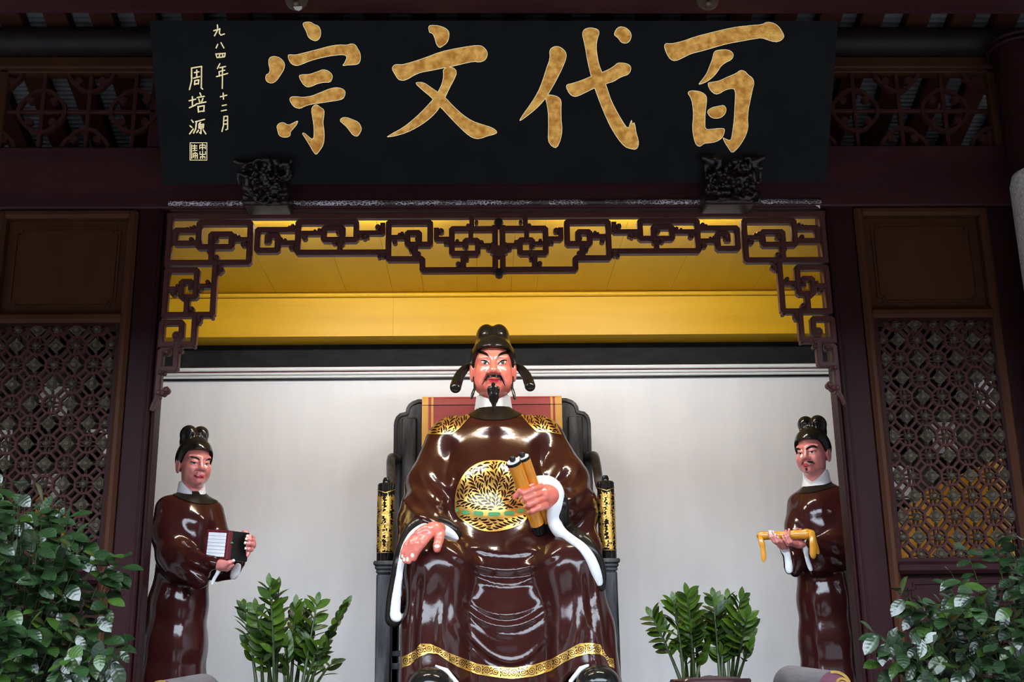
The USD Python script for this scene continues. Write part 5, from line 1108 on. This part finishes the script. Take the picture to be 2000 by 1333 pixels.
cov(xs_[0], xs_[7], 0, cloth_red, 'cloth')
for a_, b_ in ((0, 1), (2, 3), (4, 5), (6, 7)): cov(xs_[a_], xs_[b_], .0018, cloth_yel, 'stripe', 'yellow stripe')
obj('fold_line', bx(xs_[0], xs_[7], DB-.039, DB-.037, zt_-.058, zt_-.054, .0008), black_paint, cl, label='dark crease')
# ================================================================ altar table with scrolled ends
TX0, TX1, TY0, TY1 = -1.268, 1.415, 5.0, 5.62
tb = thing('altar_table', 'long purple-brown altar table with scrolled ends in front of the statues', 'table', ((TX0+TX1)/2, 5.3, 0))
obj('table_top', bx(TX0, TX1, TY0, TY1, 1.30, 1.345, .012), table_wood, tb)
obj('apron', bx(TX0+.1, TX1-.1, TY0+.03, TY0+.06, 1.16, 1.30, .006), table_wood, tb)
for s, xc_ in ((-1, TX0), (1, TX1)):
    for y_ in (TY0+.05, TY1-.12): obj('leg', bx(xc_-s*.08-.04, xc_-s*.08+.04, y_, y_+.08, 0, 1.30, .012), table_wood, tb)
    fx, fz, r0_, r1_ = xc_+s*.030, 1.437, .066, .088         # drum-like end, a little fuller at the back
    v, f = cyl((0, 0, 0), (0, 0, 1), 1, 32); q = v.copy(); tt = v[:, 2]; rr = r0_+(r1_-r0_)*np.minimum(tt*2.2, 1)
    ne = obj('scroll_end', (np.c_[fx-s*.02*np.minimum(tt*2, 1)+v[:, 0]*rr, TY0+tt*(TY1-TY0), fz+v[:, 1]*rr+.006*tt], f), table_dust, tb, smooth=40)
    ring = Point(fx, fz).buffer(r0_+.001, 16); arc = LineString([(fx+s*r0_*.94*math.cos(q), fz+r0_*.94*math.sin(q)) for q in np.linspace(-1.3, 1.75, 24)]).buffer(.0055)
    obj('scroll_face', extr(ring, TY0-.006, TY0+.001), table_wood, ne)
    obj('gilt_rim', extr(arc, TY0-.010, TY0-.004), gold, ne, label='gilt rim')
    t = np.linspace(0, 1, 44); sp = np.c_[fx+s*.026+(.030-.026*t)*np.cos(s*(-1.2+t*3.6*np.pi)), fz+.012+(.030-.026*t)*np.sin(s*(-1.2+t*3.6*np.pi))]
    obj('gilt_spiral', extr(LineString(sp).buffer(.0045), TY0-.011, TY0-.004), gold, ne, label='gilt spiral')
    obj('scroll_neck', bx(xc_-.03, xc_+.03, TY0+.02, TY1, 1.33, fz-.02, .008), table_wood, tb)
# ================================================================ the two potted plants on the table
def leaf_mesh(p, d, up, Ln, wd, fold=.25, droop=.15, n=7):
    """one leaf: a keeled blade from p along d; two rows of quads"""
    d = d/np.linalg.norm(d); s_ = np.cross(d, up); s_ /= np.linalg.norm(s_)+1e-9; u = np.cross(s_, d)
    t = np.linspace(0, 1, n); w = wd/2*np.sin(np.pi*np.clip(t*.93+.05, 0, 1))**.8; w[-1] *= .15
    mid = p+np.outer(t*Ln, d)-np.outer(droop*Ln*t**2, u); l_ = mid+np.outer(w, s_)+np.outer(w*fold, u); r_ = mid-np.outer(w, s_)+np.outer(w*fold, u)
    v = np.vstack([l_, mid, r_]); f = []
    for i in range(n-1):
        f += [[i, n+i, n+i+1], [i, n+i+1, i+1], [n+i, 2*n+i, 2*n+i+1], [n+i, 2*n+i+1, n+i+1]]
    return v, np.array(f), np.c_[np.r_[np.ones(n), np.zeros(n), -np.ones(n)], np.tile(t, 3)]
def zz_plant(label, o, s, stems, potx, pot_r, rimz, seed, pot_y=5.36):
    r = np.random.default_rng(seed); pc_ = np.array([potx, pot_y, 1.345])
    t = thing('potted_plant', label, 'plant', pc_, 'potted plants on the altar table')
    hz = rimz-1.345
    obj('pot', lathe([(0, 0), (pot_r*.72, 0), (pot_r*.78, .012), (pot_r*.97, hz*.55), (pot_r*.94, hz-.03), (pot_r*1.02, hz-.022), (pot_r*1.03, hz-.006), (pot_r*1.0, hz), (pot_r*.93, hz), (pot_r*.90, hz-.02)], pc_, 40), pot_mat, t, smooth=40)
    sv, sf = trimesh.creation.icosphere(3, 1).vertices*(pot_r*.92, pot_r*.92, .028)+pc_+(0, 0, hz-.016), trimesh.creation.icosphere(3, 1).faces
    sv = sv+(meshkit.noise(sv*70, 3)-.5)[:, None]*.014; obj('soil', (sv, sf), soil, t, smooth=True)
    for (b, tip, bend, nl) in stems:
        yb = pot_y+r.uniform(-.07, .07); yt = pot_y+r.uniform(-.13, .13)
        B, T = at(o[0]+b[0]/s, o[1]+b[1]/s, yb), at(o[0]+tip[0]/s, o[1]+tip[1]/s, yt)
        B[2] = min(B[2], rimz-.01); m = (B+T)/2+np.array([bend, 0, 0])*.25+np.array([(B[0]-T[0])*.16, 0, .02])
        q = np.linspace(0, 1, 12)[:, None]; c = (1-q)**2*B+2*q*(1-q)*m+q**2*T
        st_ = obj('stem', tube(c, np.linspace(.0085, .003, 12), 7), zz_stem, t, smooth=True)
        tan = np.gradient(c, axis=0); tan /= np.linalg.norm(tan, axis=1)[:, None]; az = r.uniform(0, np.pi)
        for k in range(nl):
            u = .36+.62*k/(nl-1) if nl > 8 else .5+.48*k/max(nl-1, 1); fi = u*11; i = min(int(fi), 10); p = c[i]+(c[i+1]-c[i])*(fi-i); tg = tan[i]
            side = np.array([math.cos(az), math.sin(az), 0]); side = side-tg*np.dot(side, tg); side /= np.linalg.norm(side); side *= 1 if k % 2 else -1
            el = .95-.45*(u-.3)+r.uniform(-.12, .12)
            d = tg*(1-el*.55)+side*el+np.array([0, 0, .12]); nr = np.cross(side, tg)*(1 if k % 2 else -1)
            up = tg*.8-np.array([0, .6, 0])+r.normal(0, .25, 3)
            Ln = (.070+.022*math.sin(math.pi*min(1, (u-.3)/.7)))*r.uniform(.85, 1.12)*(1.0 if nl > 8 else .9)
            obj('leaf', leaf_mesh(p, d, up, Ln, Ln*r.uniform(.46, .54), .18, r.uniform(.05, .25)), zz_leaf if r.random() < .6 else zz_leaf2, st_, smooth=True)
        d = tan[-1]; obj('leaf', leaf_mesh(c[-1], d, -np.array([0, 1., 0])+r.normal(0, .2, 3), .06, .027), zz_leaf, st_, smooth=True)
    return t
RZ, ZS = (1240, 1120), 6.258
zz_plant('glossy green leafy plant in a dark glazed pot, right of the seated statue', RZ, ZS,
  [((560,1280),(210,540),-.05,15),((600,1280),(480,385),0,15),((720,1285),(640,280),.03,17),((780,1285),(720,520),0,13),((1040,1275),(960,320),0,16),((1060,1275),(1120,330),0,15),((1180,1265),(1290,330),0,16),((1210,1262),(1370,540),.03,13),
   ((1250,1255),(1400,900),.05,8),((1150,1270),(1150,830),0,8),((1050,1280),(1050,990),0,7),((640,1285),(590,850),0,10),((750,1285),(860,860),.03,9),((690,1285),(700,720),0,10),((1100,1270),(1010,640),0,11)], at(1387, 1325, 5.36)[0], .172, at(1387, 1327, 5.2)[2], 7)
LZ = (440, 1120)
zz_plant('glossy green leafy plant on the altar table, left of the seated statue', LZ, ZS,
  [((400,1340),(240,440),-.05,17),((470,1340),(380,470),0,14),((540,1340),(520,700),0,11),((610,1340),(540,160),0,18),((620,1345),(650,210),.02,13),((800,1340),(860,420),.02,15),((870,1340),(960,480),.02,13),((930,1345),(1120,380),.03,15),((1000,1345),(1460,420),.05,16),
   ((780,1340),(750,880),0,8),((1060,1345),(1300,1110),.03,5),((740,1345),(700,1110),0,6),((850,1345),(1000,700),0,12),((580,1345),(470,780),0,11),((960,1345),(1150,900),.02,10),((1050,1345),(1090,1150),0,4)], at(572, 1333, 5.36)[0], .172, at(572, 1352, 5.2)[2], 8)
# ================================================================ the two leafy shrubs in the foreground
def shrub(label, region, base, seed, dens, Dr, nshow=300, extra=()):
    r = np.random.default_rng(seed); P = Polygon(region); t = thing('leafy_shrub', label, 'shrub', (base[0], base[1], 0), 'foreground shrubs'); x0, y0, x1, y1 = P.bounds
    trunk_top = np.array([base[0], base[1], base[2]])
    obj('pot', lathe([(0, 0), (.20, 0), (.27, .36), (.29, .40), (.27, .42), (.25, .40), (.24, .36), (0, .36)], (base[0], base[1], 0), 28), pot_mat, t, smooth=40)
    for k in range(5):
        e = trunk_top+np.array([r.uniform(-.15, .15), r.uniform(-.12, .12), r.uniform(-.1, .25)]); b0 = np.array([base[0]+r.uniform(-.05, .05), base[1]+r.uniform(-.05, .05), .36])
        obj('trunk', tube([b0, (b0+e)/2+r.normal(0, .03, 3), e], [.018, .014, .009], 7), bark, t, smooth=True)
    anchors = []; tries = 0
    while len(anchors) < dens and tries < 40000:
        tries += 1; q = np.array([r.uniform(x0, x1), r.uniform(y0, y1)])
        if P.contains(Point(q)) and all((q[0]-b[0])**2+(q[1]-b[1])**2 > 13**2 for b, _ in anchors): anchors.append((q, r.uniform(*Dr)))
    anchors += [(np.array(q[:2], float), q[2]) for q in extra]
    leaves, twigs = [], []
    for q, D in anchors:
        A = at(q[0], q[1], D); d0 = A-trunk_top; d0 /= np.linalg.norm(d0)+1e-9
        back = A-d0*r.uniform(.10, .22)+np.array([0, .03, -.02])
        twigs.append(tube([back, (A+back)/2+np.array([0, 0, .015]), A], [.0022, .0018, .0011], 5))
        n = int(r.integers(4, 7)); out = np.array([d0[0]*.7, -.55, .05])
        for k in range(n):
            u = k/max(n-1, 1); p = back+(A-back)*(.45+.55*u); sd = 1 if k % 2 else -1
            perp = np.cross(d0, [0, 1., 0]); d = d0*.55*(1 if k < n-1 else 1.6)+perp*sd*.75*(k < n-1)+np.array([0, -.30, -.55])+r.normal(0, .25, 3)
            Ln = r.uniform(.050, .088); up = np.array([r.normal(0, .40), -.60, .80])
            leaves.append((np.linalg.norm(p-CAM), leaf_mesh(p, d, up, Ln, Ln*r.uniform(.54, .66), .15, r.uniform(.05, .35), 6), r.random()))
    obj('twigs', cat(twigs), bark, t, smooth=True, kind='stuff')
    leaves.sort(key=lambda a_: a_[0])
    for _, m, q in leaves[:nshow]: obj('leaf', m, bush_leaf if q < .8 else bush_leaf2, t, smooth=True)
    if leaves[nshow:]: obj('leaves', cat([m[:2] for _, m, _ in leaves[nshow:]]), bush_leaf, t, smooth=True, kind='stuff', uv=np.vstack([m[2] for _, m, _ in leaves[nshow:]]))
    return t
shrub('dense broad-leaved green shrub at the lower left, in front of the left lattice door',
  [(-60,935),(30,940),(70,975),(120,985),(150,1020),(170,1055),(150,1085),(165,1120),(185,1165),(200,1200),(180,1225),(230,1245),(238,1290),(230,1400),(-60,1400)], (at(40, 1333, 4.45)[0]-.1, 4.45, 1.25), 3, 215, (4.15, 4.6), extra=[(222,1085,4.3),(232,1095,4.35),(238,1110,4.4),(195,1075,4.3),(212,1172,4.35),(243,1265,4.3)])
shrub('airy broad-leaved green shrub at the lower right, in front of the right lattice door',
  [(2040,1040),(1985,1045),(1950,1085),(1985,1135),(1930,1160),(1880,1120),(1850,1140),(1850,1175),(1800,1180),(1775,1175),(1770,1200),(1850,1205),(1780,1225),(1745,1240),(1770,1265),(1735,1285),(1770,1310),(1770,1400),(2040,1400)], (at(1990, 1333, 4.45)[0]+.1, 4.45, 1.2), 9, 150, (4.15, 4.6), extra=[(1705,1235,4.3),(1722,1245,4.35),(1752,1155,4.3),(1768,1160,4.35),(1858,1120,4.3),(1800,1190,4.3),(1735,1275,4.3),(1718,1295,4.35),(1945,1055,4.4),(1885,1070,4.35)])
# ================================================================ carved blocks under the name board, bronze tongues above it
def carved_block(label, x0, x1, y0, y1, seed):
    a_, b_ = at(x0, y1, 6.0), at(x1, y0, 6.0); r = np.random.default_rng(seed); c = (a_+b_)/2; hx, hz = (b_[0]-a_[0])/2, (b_[2]-a_[2])/2
    g = Sculpt((c[0]-hx-.03, 5.78, c[2]-hz-.03), (c[0]+hx+.03, 6.20, c[2]+hz+.03), .0042)
    lean = lambda y, z: y-.03-.66*max(0., z-4.10)                   # the block leans out with the board it holds
    g.rbox((c[0], 6.10, (c[2]-hz*.9+4.105)/2), (hx*.86, .085, (4.105-c[2]+hz*.9)/2), .02, .02); g.rbox((c[0], lean(6.045, c[2]+hz*.3), c[2]+hz*.25), (hx*.84, .022, hz*.55), .02, .03)
    for k in range(24):
        p = np.array([c[0]+r.uniform(-.75, .75)*hx, r.uniform(5.975, 6.03), c[2]+r.uniform(-.75, .75)*hz]); th = r.uniform(0, 6.28); pts = [np.array([p[0], lean(p[1], p[2]), p[2]])]; rr = [.014]
        for i in range(7):
            th += r.uniform(.25, .85)*(1 if k % 2 else -1); p = p+np.array([math.cos(th)*.020, r.uniform(-.012, .012), math.sin(th)*.020])
            p = np.array([np.clip(p[0], c[0]-hx*.93, c[0]+hx*.93), np.clip(p[1], 5.96, 6.05), np.clip(p[2], c[2]-hz*.93, c[2]+hz*.93)]); pts.append(np.array([p[0], lean(p[1], p[2]), p[2]])); rr.append(.0135-.0012*i)
        g.chain(pts, rr, .006)
    for k in range(40): zz_ = c[2]+r.uniform(-.9, .9)*hz; g.ell((c[0]+r.uniform(-.9, .9)*hx, lean(r.uniform(5.955, 6.0), zz_), zz_), (r.uniform(.007, .017),)*3, .003)
    for s in (-1, 1): g.chain([(c[0]+s*hx*.7, lean(6.0, c[2]+hz*.8), c[2]+hz*.8), (c[0]+s*hx*1.0, lean(5.99, c[2]+hz*.92), c[2]+hz*.92)], [.022, .014], .01)
    return obj('carved_block', g.mesh(), carved, None, smooth=True, label=label, category='bracket', group='carved blocks under the name board')
carved_block('black carved openwork block supporting the lower edge of the name board, left one', 463, 573, 328, 401, 4)
carved_block('black carved openwork block supporting the lower edge of the name board, right one', 1371, 1482, 322, 399, 6)
for px_, lb in ((578, 'left one, with a white paper tag'), (1384, 'right one')):
    p = at(px_, 15, 5.235); x_, z_ = p[0], p[2]; q = thing('bronze_tongue', 'bronze riveted tongue plate above the name board, '+lb, 'bracket', (x_, 5.235, z_), 'bronze tongues')
    out = smooth_poly([(x_-.060, z_+.16), (x_-.060, z_+.05), (x_-.045, z_+.012), (x_-.012, z_-.008), (x_+.012, z_-.008), (x_+.045, z_+.012), (x_+.060, z_+.05), (x_+.060, z_+.16)], 1)
    obj('plate', extr(Polygon(out), 5.232, 5.252), bronze, q)
    v, f = lathe([(.016, .008), (.016, -.002), (.010, -.008), (0, -.009)], (0, 0, 0), 14); obj('rivet', (np.c_[x_+v[:, 0], 5.232+v[:, 2], z_+.026+v[:, 1]], f[:, ::-1]), bronze, q, smooth=40)
    if px_ == 578: obj('paper_tag', extr(Polygon([(x_-.012, z_+.002), (x_+.032, z_+.004), (x_+.030, z_-.012), (x_+.016, z_-.022), (x_-.004, z_-.014)]), 5.2275, 5.231), tag_white, q, label='white paper tag')
